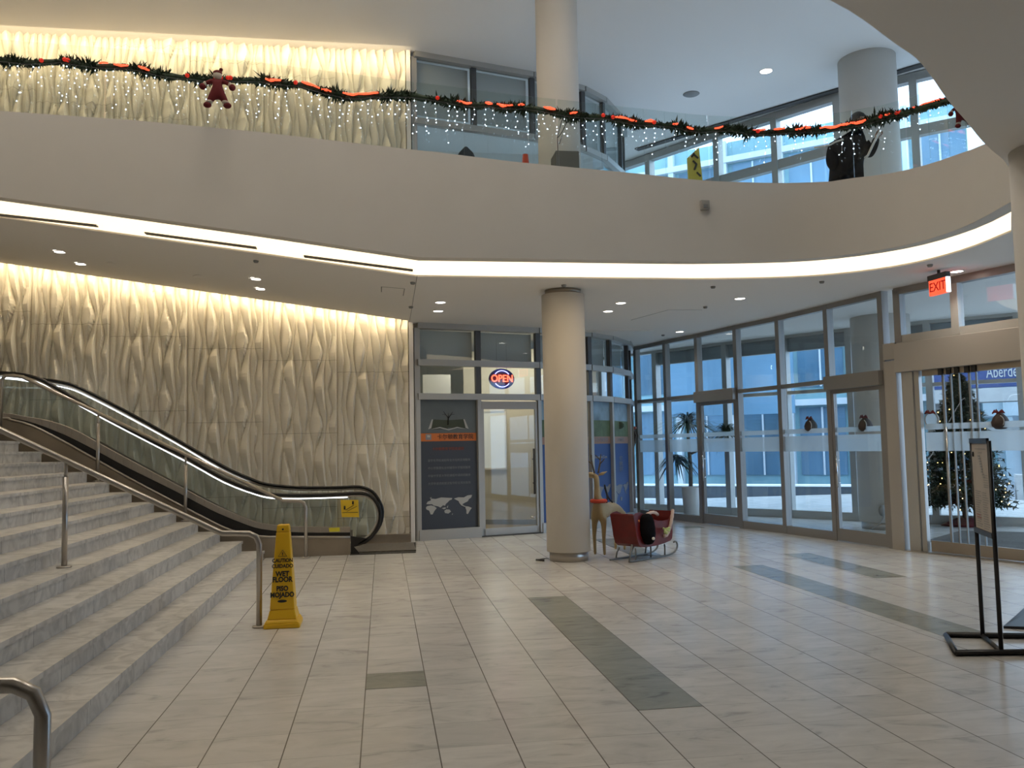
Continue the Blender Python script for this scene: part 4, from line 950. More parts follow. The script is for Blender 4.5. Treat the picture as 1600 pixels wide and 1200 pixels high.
J = [(bk_+Vector((0, 0, bz)), .115), ((fr_+bk_)/2+Vector((0, 0, bz-.01)), .105), (fr_+Vector((0, 0, bz+.0)), .125), (fr_+dd*.03+Vector((0, 0, .82)), .060), (fr_+dd*.04+Vector((0, 0, 1.0)), .042), (fr_+dd*.05+Vector((0, 0, 1.14)), .045),
     (fr_+dd*.0+Vector((-.10, .10, 1.17)), .045), (fr_+dd*.0+Vector((-.20, .19, 1.13)), .030)]
E_ = [(0, 1), (1, 2), (2, 3), (3, 4), (4, 5), (5, 6), (6, 7)]
for base, s_, kn in ((fr_, -1, .0), (fr_, 1, .0), (bk_, -1, 1), (bk_, 1, 1)):
    i0 = len(J); j0 = 2 if base is fr_ else 0
    hp = base+ww*.075*s_
    if kn: J += [(hp+Vector((0, 0, .50))+dd*.02, .055), (hp+Vector((0, 0, .30))-dd*.06, .030), (hp+Vector((0, 0, .02))-dd*.02, .020)]
    else: J += [(hp+Vector((0, 0, .48)), .045), (hp+Vector((0, 0, .28))+dd*.015, .028), (hp+Vector((0, 0, .02)), .020)]
    E_ += [(j0, i0), (i0, i0+1), (i0+1, i0+2)]
skin_obj('body', J, E_, M['gold'], DR)
hd = fr_+dd*.05+Vector((0, 0, 1.19))
for s_ in (-1, 1):
    q = MB(); a0 = hd+ww*.03*s_
    q.tube([a0, a0+Vector((0, 0, .12))+ww*.03*s_, a0+Vector((0, 0, .27))+ww*.05*s_], [.014, .012, .006], 6); q.tube([a0+Vector((0, 0, .13))+ww*.03*s_, a0+Vector((0, 0, .20))+ww*.12*s_+dd*.03], [.010, .005], 6); q.tube([a0+Vector((0, 0, .19))+ww*.04*s_, a0+Vector((0, 0, .26))+dd*.07], [.009, .004], 6)
    q.build('antler', M['trunk'], DR)
    q = MB(); e0 = hd+Vector((0, 0, -.03))+Vector((.03 if s_ > 0 else -.03, 0, 0)); q.tube([e0, e0+Vector((.06*s_, 0, .02)), e0+Vector((.13*s_, 0, .05))], [.012, .026, .004], 6); q.build('ear', M['gold'], DR)
q = MB(); q.tube([fr_+Vector((cos(a)*.10, sin(a)*.10, .79)) for a in [k*2*pi/14 for k in range(14)]], .028, 8, closed=True); q.build('red_scarf', mat('red_scarf', (.65, .07, .03), .7), DR)
q = MB(); q.tube(smooth_curve([fr_+Vector((.09, -.02, 1.02)), fr_+Vector((.11, -.03, .92)), fr_+Vector((.16, .02, .82)), fr_+Vector((.22, .06, .76))], 4), .014, 6); q.tube(smooth_curve([fr_+Vector((.09, -.02, .98)), fr_+Vector((.12, -.03, .86)), fr_+Vector((.12, .0, .76))], 4), .012, 6); q.build('dark_rein', M['black'], DR)
q = MB(); q.tube([P(838, 876)+Vector((0, 0, .012)), P(850, 877)+Vector((0, 0, .012))], .016, 6); q.tube([P(843, 875)+Vector((0, 0, .012)), P(857, 873)+Vector((0, 0, .008))], .006, 6)
tag(q.build('power_plug', M['black']), 'small black power plug lying on the floor left of the column foot', 'plug')

# ================================================================== sign stand (foreground right)
zt = 1.565
b1, b2 = P(1536, 1000), P(1565, 1024)
SS = empty('sign_stand', (4.5, 6.0, 0), 'black metal sign stand holding a tall narrow framed poster', 'sign stand')
b1 = Vector((4.655, 6.25, 0)); b2 = Vector((4.455, 5.80, 0)); dv = (b2-b1).normalized(); pv = Vector((dv.y, -dv.x, 0)); pv = pv if pv.x > 0 else -pv
def bar(a, b_, r_, nm='base_bar'):
    q = MB(); q.tube([a, b_], r_*1.25, 4); return q.build(nm, M['black'], SS)
zb = Vector((0, 0, .022))
cB = [P(1478, 995), P(1494, 1025)]
L1, L2 = Vector((4.46, 6.42, 0)), Vector((4.13, 5.86, 0)); R1 = L1+Vector((.62, -.36, 0)); R2 = L2+Vector((.62, -.24, 0))
L1 = P(1478, 996); L2 = P(1494, 1025); R1 = P(1660, 999); R2 = P(1660, 1023)
for a, b_ in ((L1, R1), (L2, R2), (L1, L2), (R1, R2)): bar(a+zb, b_+zb, .018)
u1 = P(1536, 998); u2 = P(1565, 1023)
bar(u1+zb, u2+zb, .018, 'cross_bar')
bar(u1+zb, Vector((u1.x, u1.y, zt)), .016, 'upright'); bar(u2+zb, Vector((u2.x, u2.y, zt)), .016, 'upright')
dv = (u2-u1).normalized(); fn = Vector((dv.y, -dv.x, 0)); 
if fn.dot(u1) > 0: fn = -fn
zl_ = .86
for a, b_ in (((0, zt), (1, zt)), ((0, zl_), (1, zl_)), ): 
    q = MB(); A1 = u1+Vector((0, 0, a[1])); B1 = u2+Vector((0, 0, b_[1])); q.plate([A1-Vector((0, 0, .02)), B1-Vector((0, 0, .02)), B1+Vector((0, 0, .02)), A1+Vector((0, 0, .02))], fn, .02); q.build('poster_frame', M['black'], SS)
pa, pb_ = u1.lerp(u2, .05), u1.lerp(u2, .95)
q = MB(); q.plate([pa+Vector((0, 0, zl_)), pb_+Vector((0, 0, zl_)), pb_+Vector((0, 0, zt)), pa+Vector((0, 0, zt))], fn, .008); ps = q.build('poster_sheet', M['paper'], SS)
def sp_(u, z, e=.010): return u1.lerp(u2, u)+fn*e+Vector((0, 0, z))
q = MB(); rr = random.Random(11)
q2 = MB()
def ln(qq, ua, ub, z, h): qq.plate([sp_(ua, z), sp_(ub, z), sp_(ub, z+h), sp_(ua, z+h)], fn, .001)
ln(q, .25, .85, 1.500, .006); ln(q, .42, .65, 1.470, .006)
for k in range(9):
    ua = .40+.035*k*rr.uniform(.6, 1); ln(q, ua, ua+.12, 1.44-.020*k, .014)
for k in range(6): ln(q, .66, .9, 1.30-.018*k, .005)
for k in range(16): ln(q, .14, .14+rr.uniform(.2, .34), 1.17-.018*k, .006); ln(q, .55, .55+rr.uniform(.2, .34), 1.165-.018*k, .005)
ln(q2, .16, .42, .965, .006); ln(q2, .16, .38, .985, .006)
q.build('print_lines', M['grey'], ps); q2.build('red_print_lines', M['txtred'], ps)
q = MB(); q.ball(sp_(.15, 1.46, .012), .022, 8, sq=(.5, .5, 1)); q.build('clip', M['black'], SS)
# black base of a second stand cut by the frame
bp0 = P(1567, 981)
q = MB(); q.hexa([P(1568, 982), P(1640, 986), P(1680, 940), P(1640, 930)][0:4]+[v_+Vector((0, 0, h_)) for v_, h_ in zip([P(1568, 982), P(1640, 986), P(1680, 940), P(1640, 930)], (.02, .03, .10, .09))])
tag(q.build('rubber_wedge', M['black']), 'black rubber wedge base cut by the right edge behind the sign stand', 'rubber base')

# ================================================================== downlights and soffit fittings
def downlight(p, label, r=.075, power=9, grp='round downlights in the lower soffit', mt='lamp', zoff=0, spot=True):
    e = empty('downlight', p, label, 'downlight', grp)
    MB().lathe([(r, -.004), (r, .0)], p, 20).build('lens', M[mt], e)
    q = MB(); q.tube([Vector(p)+Vector((cos(a)*(r+.008), sin(a)*(r+.008), -.002)) for a in [k*2*pi/24 for k in range(24)]], .007, 6, closed=True); q.build('rim', M['white'], e)
    if spot:
        d = bpy.data.lights.new('downlight_beam', 'SPOT'); d.energy = power; d.spot_size = radians(120); d.spot_blend = .7; d.color = NEUT; d.shadow_soft_size = .07
        o = bpy.data.objects.new('downlight_beam', d); C.objects.link(o); o.location = Vector(p)-Vector((0, 0, .02)); 
    return e
DL = [((94, 393), 'leftmost downlight in the sloping soffit'), ((127, 412), 'second downlight from the left in the sloping soffit'), ((401, 435.5), 'farther-left downlight of the pair above the middle of the relief wall'), ((408, 451), 'downlight nearest the relief wall in the middle of the sloping soffit'),
      ((688, 472), 'nearer downlight of the pair in front of the shop poster'), ((684.5, 485.5), 'farther downlight of the pair in front of the shop poster'), ((970, 473), 'nearer downlight of the pair right of the column'), ((950, 486), 'farther downlight of the pair right of the column'),
      ((1062, 518), 'single downlight deep in the soffit by the far glass wall'), ((1156, 466), 'single downlight in the middle of the right soffit'), ((1495, 423.5), 'downlight beside the red exit sign')]
for (q_, lab) in DL:
    p = EZ(*q_); p.z -= .003; downlight(p, lab, power=44 if q_[0] > 600 else 22)
def fitting(nm, q_, r, label, m_='grey', h=.012, cat='ceiling fitting', grp='small round fittings in the lower soffit'):
    p = EZ(*q_); q = MB(); q.lathe([(r*.75, -h), (r, -h*.4), (r, .0)], p, 18); tag(q.build(nm, M[m_]), label, cat, grp)
fitting('ceiling_speaker', (315, 432), .13, 'round flush speaker grille in the sloping soffit', 'soffit', .006)
fitting('ceiling_speaker', (177, 411), .09, 'faint round flush fitting near the left downlights', 'soffit', .005)
for q_, lab in (((645, 441), 'small sprinkler cap just below the cove corner'), ((642, 479), 'small sprinkler cap beside the crease near the shop'), ((400, 407), 'small sprinkler cap below the cove above the middle downlights'), ((1114, 447.5), 'small sprinkler cap under the middle of the curved cove'), ((1284, 439.5), 'small sprinkler cap under the right curve of the cove'), ((1453, 413.5), 'small sprinkler cap left of the exit sign'), ((881, 445), 'small sprinkler cap above the round column'), ((1036, 523), 'small sprinkler cap by the far glass wall'), ((1102, 479), 'small sprinkler cap in the middle of the right soffit')):
    fitting('sprinkler_cap', q_, .035, lab, 'grey', .03)
def updl(px_, py_, lab, on=True):
    p = P(px_, py_, ZU-.002); 
    if on: downlight(p, lab, r=.11, power=30, grp='round fittings in the upper ceiling')
    else:
        q = MB(); q.lathe([(.15, -.012), (.17, .0)], p, 20); tag(q.build('ceiling_speaker', M['grey']), lab, 'ceiling fitting', 'round fittings in the upper ceiling')
updl(1197, 111, 'bright round downlight in the upper ceiling right of the column'); updl(1080, 147, 'grey round grille in the upper ceiling', False)
# added fill lamps over the void and near lobby, unseen, with invented fittings
for i, (x, y) in enumerate([(-5, 6.5), (-1.5, 6.5), (2, 6.5), (-5, 9), (-1.5, 9), (2, 9)]):
    e = empty('fill_panel', (x, y, ZU), 'added square fill panel over the void, '+['left of the stairs in the nearer row', 'above the stairs foot in the nearer row', 'above the floor strip in the nearer row', 'left of the stairs in the farther row', 'above the stairs foot in the farther row', 'above the floor strip in the farther row'][i], 'ceiling light', 'added fill panels over the void')
    MB().box(x-.45, x+.45, y-.45, y+.45, ZU-.04, ZU-.001).build('housing', M['white'], e)
    MB().box(x-.40, x+.40, y-.40, y+.40, ZU-.045, ZU-.041).build('lens', M['lamp'], e)
    area_light('fill_panel_light', (x, y, ZU-.06), (0, 0, -1), .8, .8, 22, WARM)
for i, (x, y) in enumerate([(-6, 1.5), (-3, 1.5), (0, 1.2), (3, 1.2), (6, 2.5), (0, -2), (4, -2), (-4, -2), (6.5, 5.0), (7, -1)]):  # unseen downlights added to brighten the near lobby
    downlight((x, y, ZS-.003), 'added fill downlight in the near soffit, '+['farthest left', 'over the stair edge', 'straight overhead', 'right of overhead', 'beside the right column', 'behind, in the middle', 'behind, to the right', 'behind, to the left', 'between the right column and the entrance', 'behind, farthest right'][i], power=9, grp='added fill downlights behind the viewpoint')

# ceiling strobe on the balcony front
sp0 = PC(1100, 321, [(p.x, p.y) for p in FB]); a = sp0+Vector((0, -.03, 0))
FSb = empty('wall_strobe', a, 'small square alarm strobe on the balcony front', 'alarm strobe')
MB().box(a.x-.055, a.x+.055, a.y-.02, a.y+.03, a.z-.065, a.z+.055).build('housing', M['clad'], FSb, bevel=.008)
MB().box(a.x-.03, a.x+.03, a.y-.032, a.y-.02, a.z-.045, a.z+.0).build('lens', M['grey'], FSb, bevel=.004)

# EXIT sign, edge-lit, hung from the soffit at an angle
ex = P(1471, 446, 3.55); exz = 3.56
EX = empty('exit_sign', (ex.x, ex.y, ZS), 'glowing red EXIT sign hanging from the soffit before the entrance', 'exit sign')
xa = PV(1457, 447, (7.0, 10.6), (7.6, 10.9)); 
eo = P(1457, 450, 3.55); e1 = eo+Vector((.34, .0, 0))
xv = Vector((.05, -1, 0)).normalized(); cN = Vector((ex.x-.12, ex.y+.05, exz))
xl = .33; q = MB(); nE = Vector((xv.y, -xv.x, 0)); nE = nE if nE.y < 0 else -nE
cN = P(1470, 448, 3.58)
def XE(u, z, d=0): return cN+xv*u+Vector((0, 0, z))+nE*d
q.plate([XE(-xl/2, -.10), XE(xl/2, -.10), XE(xl/2, .10), XE(-xl/2, .10)], nE, .05); q.build('housing', M['exitred'], EX)
q = MB(); q.plate([XE(xl/2, -.10, -.002), XE(xl/2+.02, -.10, -.002), XE(xl/2+.02, .10, -.002), XE(xl/2, .10, -.002)], nE, .055); q.build('edge_light', M['stationglow'], EX)
q = MB(); q.plate([XE(-xl/2-.01, .10, -.01), XE(xl/2+.01, .10, -.01), XE(xl/2+.01, .17, -.01), XE(-xl/2-.01, .17, -.01)], nE, .07); q.build('canopy', M['darkgrey'], EX)
q = MB(); q.tube([XE(0, .16, .02), XE(0, .22, .02)], .02, 8); q.build('hanger', M['darkgrey'], EX)
text('letters', 'EXIT', .17, XE(0, 0, .052), xv, (0, 0, 1), mat('exit_letter_glow', (.3, .0, .0), .5, emit=(.22, .008, .004), strength=1), EX, ext=.002, bold=.001, xs=.9)

# ================================================================== glass balustrade, garland, icicle lights
GX = [v.copy() for v in outward(FTOP, .05)]
BG = empty('glass_balustrade', (GX[0].x, GX[0].y, GX[0].z), 'frameless greenish glass balustrade on top of the balcony front', 'balustrade')
cuts = [PC(x, 240, [(p.x, p.y) for p in GX]) for x in (165, 648, 874, 1107, 1290, 1420)]
def arc_param(pts):
    s_ = [0]
    for a, b_ in zip(pts[:-1], pts[1:]): s_.append(s_[-1]+hypot(b_.x-a.x, b_.y-a.y))
    return s_
sp = arc_param(GX)
def at_s(s_):
    for i in range(len(sp)-1):
        if s_ <= sp[i+1]: t_ = (s_-sp[i])/(sp[i+1]-sp[i]); return GX[i].lerp(GX[i+1], t_)
    return GX[-1]
def s_of(p):
    return min((((p.x-a.x)**2+(p.y-a.y)**2), s_) for s_, a in [(k*.05, at_s(k*.05)) for k in range(int(sp[-1]/.05))])[1]
cs = [0]+[s_of(c) for c in cuts]+[sp[-1]]
for a, b_ in zip(cs[:-1], cs[1:]):
    n = max(2, int((b_-a)/.25)); pts = [at_s(a+.012+(b_-a-.024)*k/n) for k in range(n+1)]
    q = MB()
    for p0, p1 in zip(pts[:-1], pts[1:]): q.slab(p0, p1, p0.z-.05, p0.z+.84, .014, z0b=p1.z-.05, z1b=p1.z+.84)
    pn = q.build('glass_panel', M['glass_green'], BG)
    q = MB(); q.tube([p+Vector((0, 0, .842)) for p in pts], .007, 4); q.build('polished_edge', mat('glass_edge', (.30, .36, .33), .3), pn) if 0 else None
GC = [(p.x, p.y) for p in outward(FTOP, -.02)]
gar_px = [(-60, 96), (0, 96), (30, 99), (60, 101), (100, 98), (140, 105), (175, 107), (210, 109), (240, 116), (270, 122), (300, 124), (330, 128), (355, 127), (385, 128), (410, 128), (440, 133), (470, 135), (495, 143), (520, 149), (550, 155), (580, 152), (610, 152), (640, 152), (670, 156), (700, 161), (730, 167), (760, 166), (785, 170), (815, 170), (850, 175), (880, 181), (905, 184), (940, 185), (965, 190), (990, 195), (1020, 196), (1050, 199), (1080, 206), (1110, 205), (1140, 204), (1170, 210), (1200, 209), (1230, 207), (1260, 206), (1290, 205), (1320, 199), (1345, 195), (1370, 187), (1400, 181), (1425, 175), (1450, 167), (1475, 160), (1500, 152)]
gp = [PC(x, y, GC)+Vector((0, -.03, 0)) for x, y in gar_px]
gsm = smooth_curve(gp, 3)
GA = empty('garland', gp[0], 'dark green pine garland with red baubles swagged along the glass balustrade', 'garland')
q = MB(); q.tube([p+Vector((0, 0, .008*sin(i*2.1))) for i, p in enumerate(gsm)], [.034+.014*sin(i*1.7)*sin(i*.31) for i in range(len(gsm))], 7); q.build('core', M['needle'], GA)
q = MB(); rr = random.Random(2)
for i in range(len(gsm)-1):
    a, b_ = gsm[i], gsm[i+1]; L_ = (b_-a).length
    for k in range(int(L_/.0014)):
        p = a.lerp(b_, rr.random()); th = rr.uniform(0, 2*pi); ph = rr.uniform(-.9, .9)
        d = Vector((sin(ph), 0, 0))+Vector((0, cos(th), sin(th)))*cos(ph); ln_ = rr.uniform(.055, .100)*(1.6 if rr.random() < .05 else 1)*(.75+.35*sin(p.x*9)+.15*sin(p.x*23))+.012
        tip = p+d*ln_; s_ = d.cross(Vector((rr.random(), rr.random(), rr.random()))).normalized()*rr.uniform(.007, .013)
        mid = p+d*ln_*.55
        q.add([p, mid+s_, tip, mid-s_], [(0, 1, 2, 3)])
        if tip.y > 99: pass
nd_ = q.build('needles', M['needle'], GA, recalc=False); nd_['kind'] = 'stuff'
def gar_at(x):
    for (a, ya), (b_, yb) in zip(gar_px[:-1], gar_px[1:]):
        if a <= x <= b_: return ya+(yb-ya)*(x-a)/(b_-a)
    return gar_px[-1][1]
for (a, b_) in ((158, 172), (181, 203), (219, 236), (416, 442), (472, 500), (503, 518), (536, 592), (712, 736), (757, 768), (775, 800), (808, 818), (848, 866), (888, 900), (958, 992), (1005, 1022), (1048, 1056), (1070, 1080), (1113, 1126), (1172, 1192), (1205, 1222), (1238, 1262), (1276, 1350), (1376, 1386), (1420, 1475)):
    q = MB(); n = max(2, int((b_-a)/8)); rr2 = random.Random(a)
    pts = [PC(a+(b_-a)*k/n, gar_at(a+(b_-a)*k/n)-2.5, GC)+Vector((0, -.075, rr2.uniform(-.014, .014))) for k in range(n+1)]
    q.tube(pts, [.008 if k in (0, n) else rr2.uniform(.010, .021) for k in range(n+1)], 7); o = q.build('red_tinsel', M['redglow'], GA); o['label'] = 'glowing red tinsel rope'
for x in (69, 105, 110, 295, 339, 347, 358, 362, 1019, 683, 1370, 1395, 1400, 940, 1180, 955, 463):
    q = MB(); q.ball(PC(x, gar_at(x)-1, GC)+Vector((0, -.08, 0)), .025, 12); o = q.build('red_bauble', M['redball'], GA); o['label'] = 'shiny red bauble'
IL = empty('icicle_lights', gp[0], 'string of cold white icicle lights hanging below the garland', 'string lights')
q = MB(); q.tube([p+Vector((0, -.06, -.04)) for p in gsm[::2]], .004, 4); q.build('cable', M['darkgrey'], IL)
rr = random.Random(9); x = -40.0; nst = 0
while x < 1470:
    dep = rr.choice([3, 5, 6, 4, 8, 5]); y0 = gar_at(max(0, x))+4
    pts = []; q = MB(); qb = MB(); yy = y0
    base = PC(x, y0, GC)+Vector((0, -.07, 0))
    if x > 1030: dep = max(1, dep-2)
    for k in range(dep):
        zz = -.035-k*rr.uniform(.048, .064); p = base+Vector((rr.uniform(-.03, .03), rr.uniform(-.01, .01), zz)); pts.append(p)
        qb.ball(p, rr.uniform(.0040, .0072), 6)
    q.tube([base]+pts, .0016, 3); so = q.build('light_strand', M['white'], IL)
    bo = qb.build('bulbs', M['ledblue'], so); nst += 1
    x += rr.uniform(12, 18)
# plush dolls hanging from the garland
def plush(px_, py_, scale, label, ang=0):
    c = PC(px_, py_, GC)+Vector((0, -.16, 0)); e = empty('plush_doll', c, label, 'plush doll', 'red plush dolls hung from the garland')
    ca, sa = cos(ang), sin(ang)
    def L(x_, z_, y_=0): return c+Vector((x_*ca-z_*sa, y_, x_*sa+z_*ca))*scale
    J = [(L(0, .02), .075*scale), (L(0, -.08), .085*scale), (L(0, .10), .05*scale), (L(-.08, -.15), .060*scale), (L(-.13, -.25), .045*scale), (L(.08, -.15), .060*scale), (L(.13, -.25), .045*scale), (L(-.11, .09), .035*scale), (L(-.20, .04), .030*scale), (L(.11, .09), .035*scale), (L(.20, .04), .030*scale)]
    skin_obj('body', J, [(1, 0), (0, 2), (1, 3), (3, 4), (1, 5), (5, 6), (2, 7), (7, 8), (2, 9), (9, 10)], M['redcloth'], e, 2, 1)
    MB().ball(L(0, .19), .07*scale, 12).build('head', M['cream'], e)
    q = MB(); q.ball(L(0, .225), .072*scale, 10, sq=(1, 1, .6)); q.ball(L(.05, .28), .03*scale, 8); q.build('cap', M['redcloth'], e)
    for s_ in (-1, 1):
        MB().ball(L(.115*s_, -.225), .056*scale, 10, sq=(1, 1, .55)).build('leg_cuff', M['cream'], e)
        MB().ball(L(.145*s_, -.275), .055*scale, 10, sq=(1.15, 1, .8)).build('boot', M['redcloth'], e)
        MB().ball(L(.18*s_, .05), .040*scale, 10, sq=(.8, 1, 1)).build('arm_cuff', M['cream'], e)
        MB().ball(L(.215*s_, .01), .052*scale, 10).build('mitten', M['redcloth'], e)
    return e
plush(344, 146, .74, 'dark red plush doll with pale cuffs hanging from the left part of the garland')
plush(1484, 184, .50, 'dark red plush doll hanging at the right end of the garland against the bright window', ang=.3)

# ================================================================== upper level occupants
# person in a black padded coat, seen through the glass
pc = P(1340, 186, 6.05); pc = Vector((6.52, 9.86, 4.40))
def PU(px_, py_, dy=0.0): return PV(px_, py_, (pc.x, pc.y+dy), (pc.x+1, pc.y+dy-.62))
PE = empty('person', pc, 'person in a bulky black coat standing behind the upper balustrade, holding up a phone-like stick', 'person')
hp_ = PU(1342, 192); cx_, cy_ = PU(1327, 250).x, PU(1327, 250).y
neck = PU(1338, 208); ch = PU(1330, 228); be_ = PU(1325, 262); 
hip = Vector((be_.x, be_.y, 5.15))
J = [(hip, .25), (be_+Vector((-.04, 0, 0)), .28), (ch+Vector((-.03, 0, -.02)), .23), (neck, .085), (PU(1342, 200), .06), (hip+Vector((-.10, 0, -.10)), .12), (hip+Vector((-.11, 0, -.40)), .085), (hip+Vector((-.11, .02, -.70)), .055), (hip+Vector((.10, 0, -.10)), .12), (hip+Vector((.11, 0, -.40)), .085), (hip+Vector((.11, .02, -.70)), .055),
     (PU(1352, 224), .095), (PU(1360, 243), .075), (PU(1366, 228, -.06), .055), (PU(1370, 214, -.10), .04),
     (PU(1304, 232), .12), (PU(1300, 250), .11), (PU(1306, 266, -.08), .08)]
skin_obj('coat_body', J, [(0, 1), (1, 2), (2, 3), (3, 4), (0, 5), (5, 6), (6, 7), (0, 8), (8, 9), (9, 10), (2, 11), (11, 12), (12, 13), (13, 14), (2, 15), (15, 16), (16, 17)], M['coat'], PE, 2, 0)
for s_ in (-1, 1): q = MB(); q.ball(hip+Vector((.11*s_, -.03, -.72)), .07, 10, sq=(.75, 1.5, .55)); q.build('shoe', M['black'], PE)
q = MB(); q.ball(hp_, .105, 16, sq=(.88, 1, 1.15)); q.ball(hp_+Vector((-.0, -.10, -.01)), .022, 8); hd_o = q.build('head', M['skin'], PE)
q = MB(); q.ball(hp_+Vector((0, .02, .03)), .118, 16, sq=(.92, 1, 1.05)); q.build('hair', M['hair'], PE)
hh = PU(1371, 212, -.10)
q = MB(); q.ball(hh, .042, 10, sq=(.8, .6, 1)); 
for k in range(4): q.tube([hh+Vector((-.024+.016*k, -.02, .02)), hh+Vector((-.022+.016*k, -.045, .055-.004*abs(k-1))), hh+Vector((-.018+.014*k, -.05, .025))], .0085, 6)
q.tube([hh+Vector((.03, -.02, -.01)), hh+Vector((.04, -.045, .02)), hh+Vector((.025, -.06, .035))], .010, 6); q.build('hand', M['skin'], PE)
q = MB(); q.tube([PU(1351, 247, -.2), PU(1356, 243, -.2), PU(1366, 222, -.18), PU(1376, 203, -.16)], .016, 6); tag(q.build('white_stick', M['white']), 'pale stick held up by the person behind the balustrade', 'stick')
q = MB(); q.tube(smooth_curve([PU(1272, 231, -.2), PU(1295, 227, -.2), PU(1305, 222, -.22), PU(1318, 218, -.22)], 4), .012, 6); tag(q.build('white_tube', M['white']), 'pale tube running from the mullion to the shoulder of the person upstairs', 'tube')
# yellow sign upstairs
yA = P(1085, 232, 5.6)
def YS(px_, py_): return PV(px_, py_, (5.4, 11.9), (6.4, 11.6))
YG = empty('yellow_caution_sign', (YS(1085, 270).x, YS(1085, 270).y, 4.4), 'tilted yellow caution sign standing upstairs behind the glass', 'caution sign')
q = MB(); q.plate([YS(1077, 310), YS(1101, 310), YS(1092, 230), YS(1074, 247)], (0, 1, 0), .02); q.build('board', mat('yellow_board', (.55, .50, .08), .5), YG)
q = MB()
for a, b_ in (((1083, 242), (1090, 248)), ((1082, 252), (1088, 258)), ((1087, 258), (1084, 266)), ((1088, 270), (1094, 276)), ((1080, 246), (1084, 240))): q.tube([YS(*a)+Vector((0, -.02, 0)), YS(*b_)+Vector((0, -.02, 0))], .015, 5)
q.build('black_print', M['txtblack'], YG)
q = MB(); b0 = YS(1089, 310); q.box(b0.x-.12, b0.x+.12, b0.y-.1, b0.y+.3, 4.40, 4.46); q.build('foot', M['yellow'], YG)
# grey box planter with thin stems next to the upper column
bx0 = PV(869, 262, (0, 10.9), (1, 10.9)); bx1 = PV(905, 236, (0, 10.9), (1, 10.9))
GB = empty('grey_box', ((bx0.x+bx1.x)/2, 10.9, 4.4), 'dark grey box standing upstairs in front of the round column', 'box')
MB().box(bx0.x, bx1.x, 10.9, 11.25, 4.40, bx1.z).build('box_body', M['olive'], GB, bevel=.01)
ST = empty('twig_stems', (bx0.x, 10.95, 4.4), 'thin dark twigs rising from the grey box upstairs', 'twigs')
q = MB()
for pts in ([(872, 240), (871, 215), (876, 195), (880, 180)], [(872, 215), (879, 205), (886, 190)], [(874, 225), (878, 212)]): q.tube([PV(a, b_, (0, 10.92), (1, 10.92)) for a, b_ in pts], .006, 5)
q.build('stems', M['black'], ST)

# ================================================================== vestibule contents
# ornaments hung on the glass wall and entrance
def jar(px_, py_, A, B, label, s_=1.0, wreath=False):
    c = PV(px_, py_, A, B); d = dirn(A, B); n_ = Vector((d.y, -d.x, 0)); c = c-n_*.05
    e = empty('hanging_ornament', c, label, 'ornament', 'round ornaments with red bows on the glass')
    if wreath:
        q = MB(); q.tube([c+d*.105*s_*cos(a)+Vector((0, 0, .105*s_*sin(a))) for a in [k*2*pi/24 for k in range(24)]], .012, 6, closed=True); q.build('ring', M['ltgrey'], e)
        q = MB(); q.plate([c+d*.10*s_*cos(a)+Vector((0, 0, .10*s_*sin(a))) for a in [k*2*pi/24 for k in range(24)]], n_, .006); q.build('disc', M['frost'], e)
    else:
        q = MB(); n2 = 18; prof = [(.0, -.125), (.06, -.12), (.10, -.08), (.108, -.03), (.085, .03), (.045, .075), (.03, .10)]
        q.lathe([(r_*s_, z_*s_) for r_, z_ in prof], c, n2); ob = q.build('body', mat('dark_wicker', (.05, .035, .03), .7, bump=(40, .6)), e)
        q = MB(); q.tube([c+d*.09*s_*cos(a)+Vector((0, 0, -.02+.085*s_*sin(a)))+n_*.06 for a in [k*pi/12 for k in range(-8, 5)]], .007, 5); q.build('pale_rim', M['ltgrey'], e)
    q = MB(); t0 = c+Vector((0, 0, .09*s_))+n_*.03
    for sg in (-1, 1): q.tube([t0, t0+d*.05*sg*s_+Vector((0, 0, .025)), t0+d*.085*sg*s_+Vector((0, 0, -.005))], [.012, .022, .008], 6)
    q.tube([t0, t0+Vector((0, 0, .05))+d*-.03], [.012, .006], 5); q.build('red_bow', mat('dark_red_bow', (.16, .02, .02), .6), e)
jar(1263, 663, GW[4], GW[5], 'dark round ornament with a red bow in the glass bay left of the column door')
jar(1348, 662, GW[5], GW[6], 'dark round ornament with a red bow on the glass door beside the vestibule column')
jar(1452, 656, E0, E1, 'pale ring ornament with a red bow on the entrance glass left of the tree', wreath=True)
jar(1559, 656, E0, E1, 'dark round ornament with a red bow on the entrance glass above the sign stand')
c = PV(991, 684, STORE[6], GW[0]); e = empty('diamond_ornament', c, 'dark diamond-shaped ornament hanging at the gap between shop front and glass wall', 'ornament')
q = MB(); q.plate([c+Vector((0, 0, .24)), c+Vector((.085, 0, .05)), c+Vector((0, 0, -.20)), c+Vector((-.085, 0, .05))], (0, 1, 0), .02); q.build('body', mat('ornament_brown', (.06, .045, .035), .6), e)
q = MB(); q.tube([c+Vector((.05, -.01, .05)), c+Vector((0, -.01, -.14)), c+Vector((-.05, -.01, .05)), c+Vector((0, -.01, .19))], .008, 5, closed=True); q.build('pale_rim', M['ltgrey'], e)
q = MB(); q.ball(c+Vector((0, -.02, .22)), .06, 10, sq=(1, .5, .6)); q.build('red_bow', M['txtred'], e)
# white return pier between shop front and glass wall
q = MB(); q.slab((5.49, 18.62), (5.70, 18.72), 0, ZS, .05); struct('window_7', q, M['glass'], 'narrow glass pane between the shop front and the glass wall', 'window')

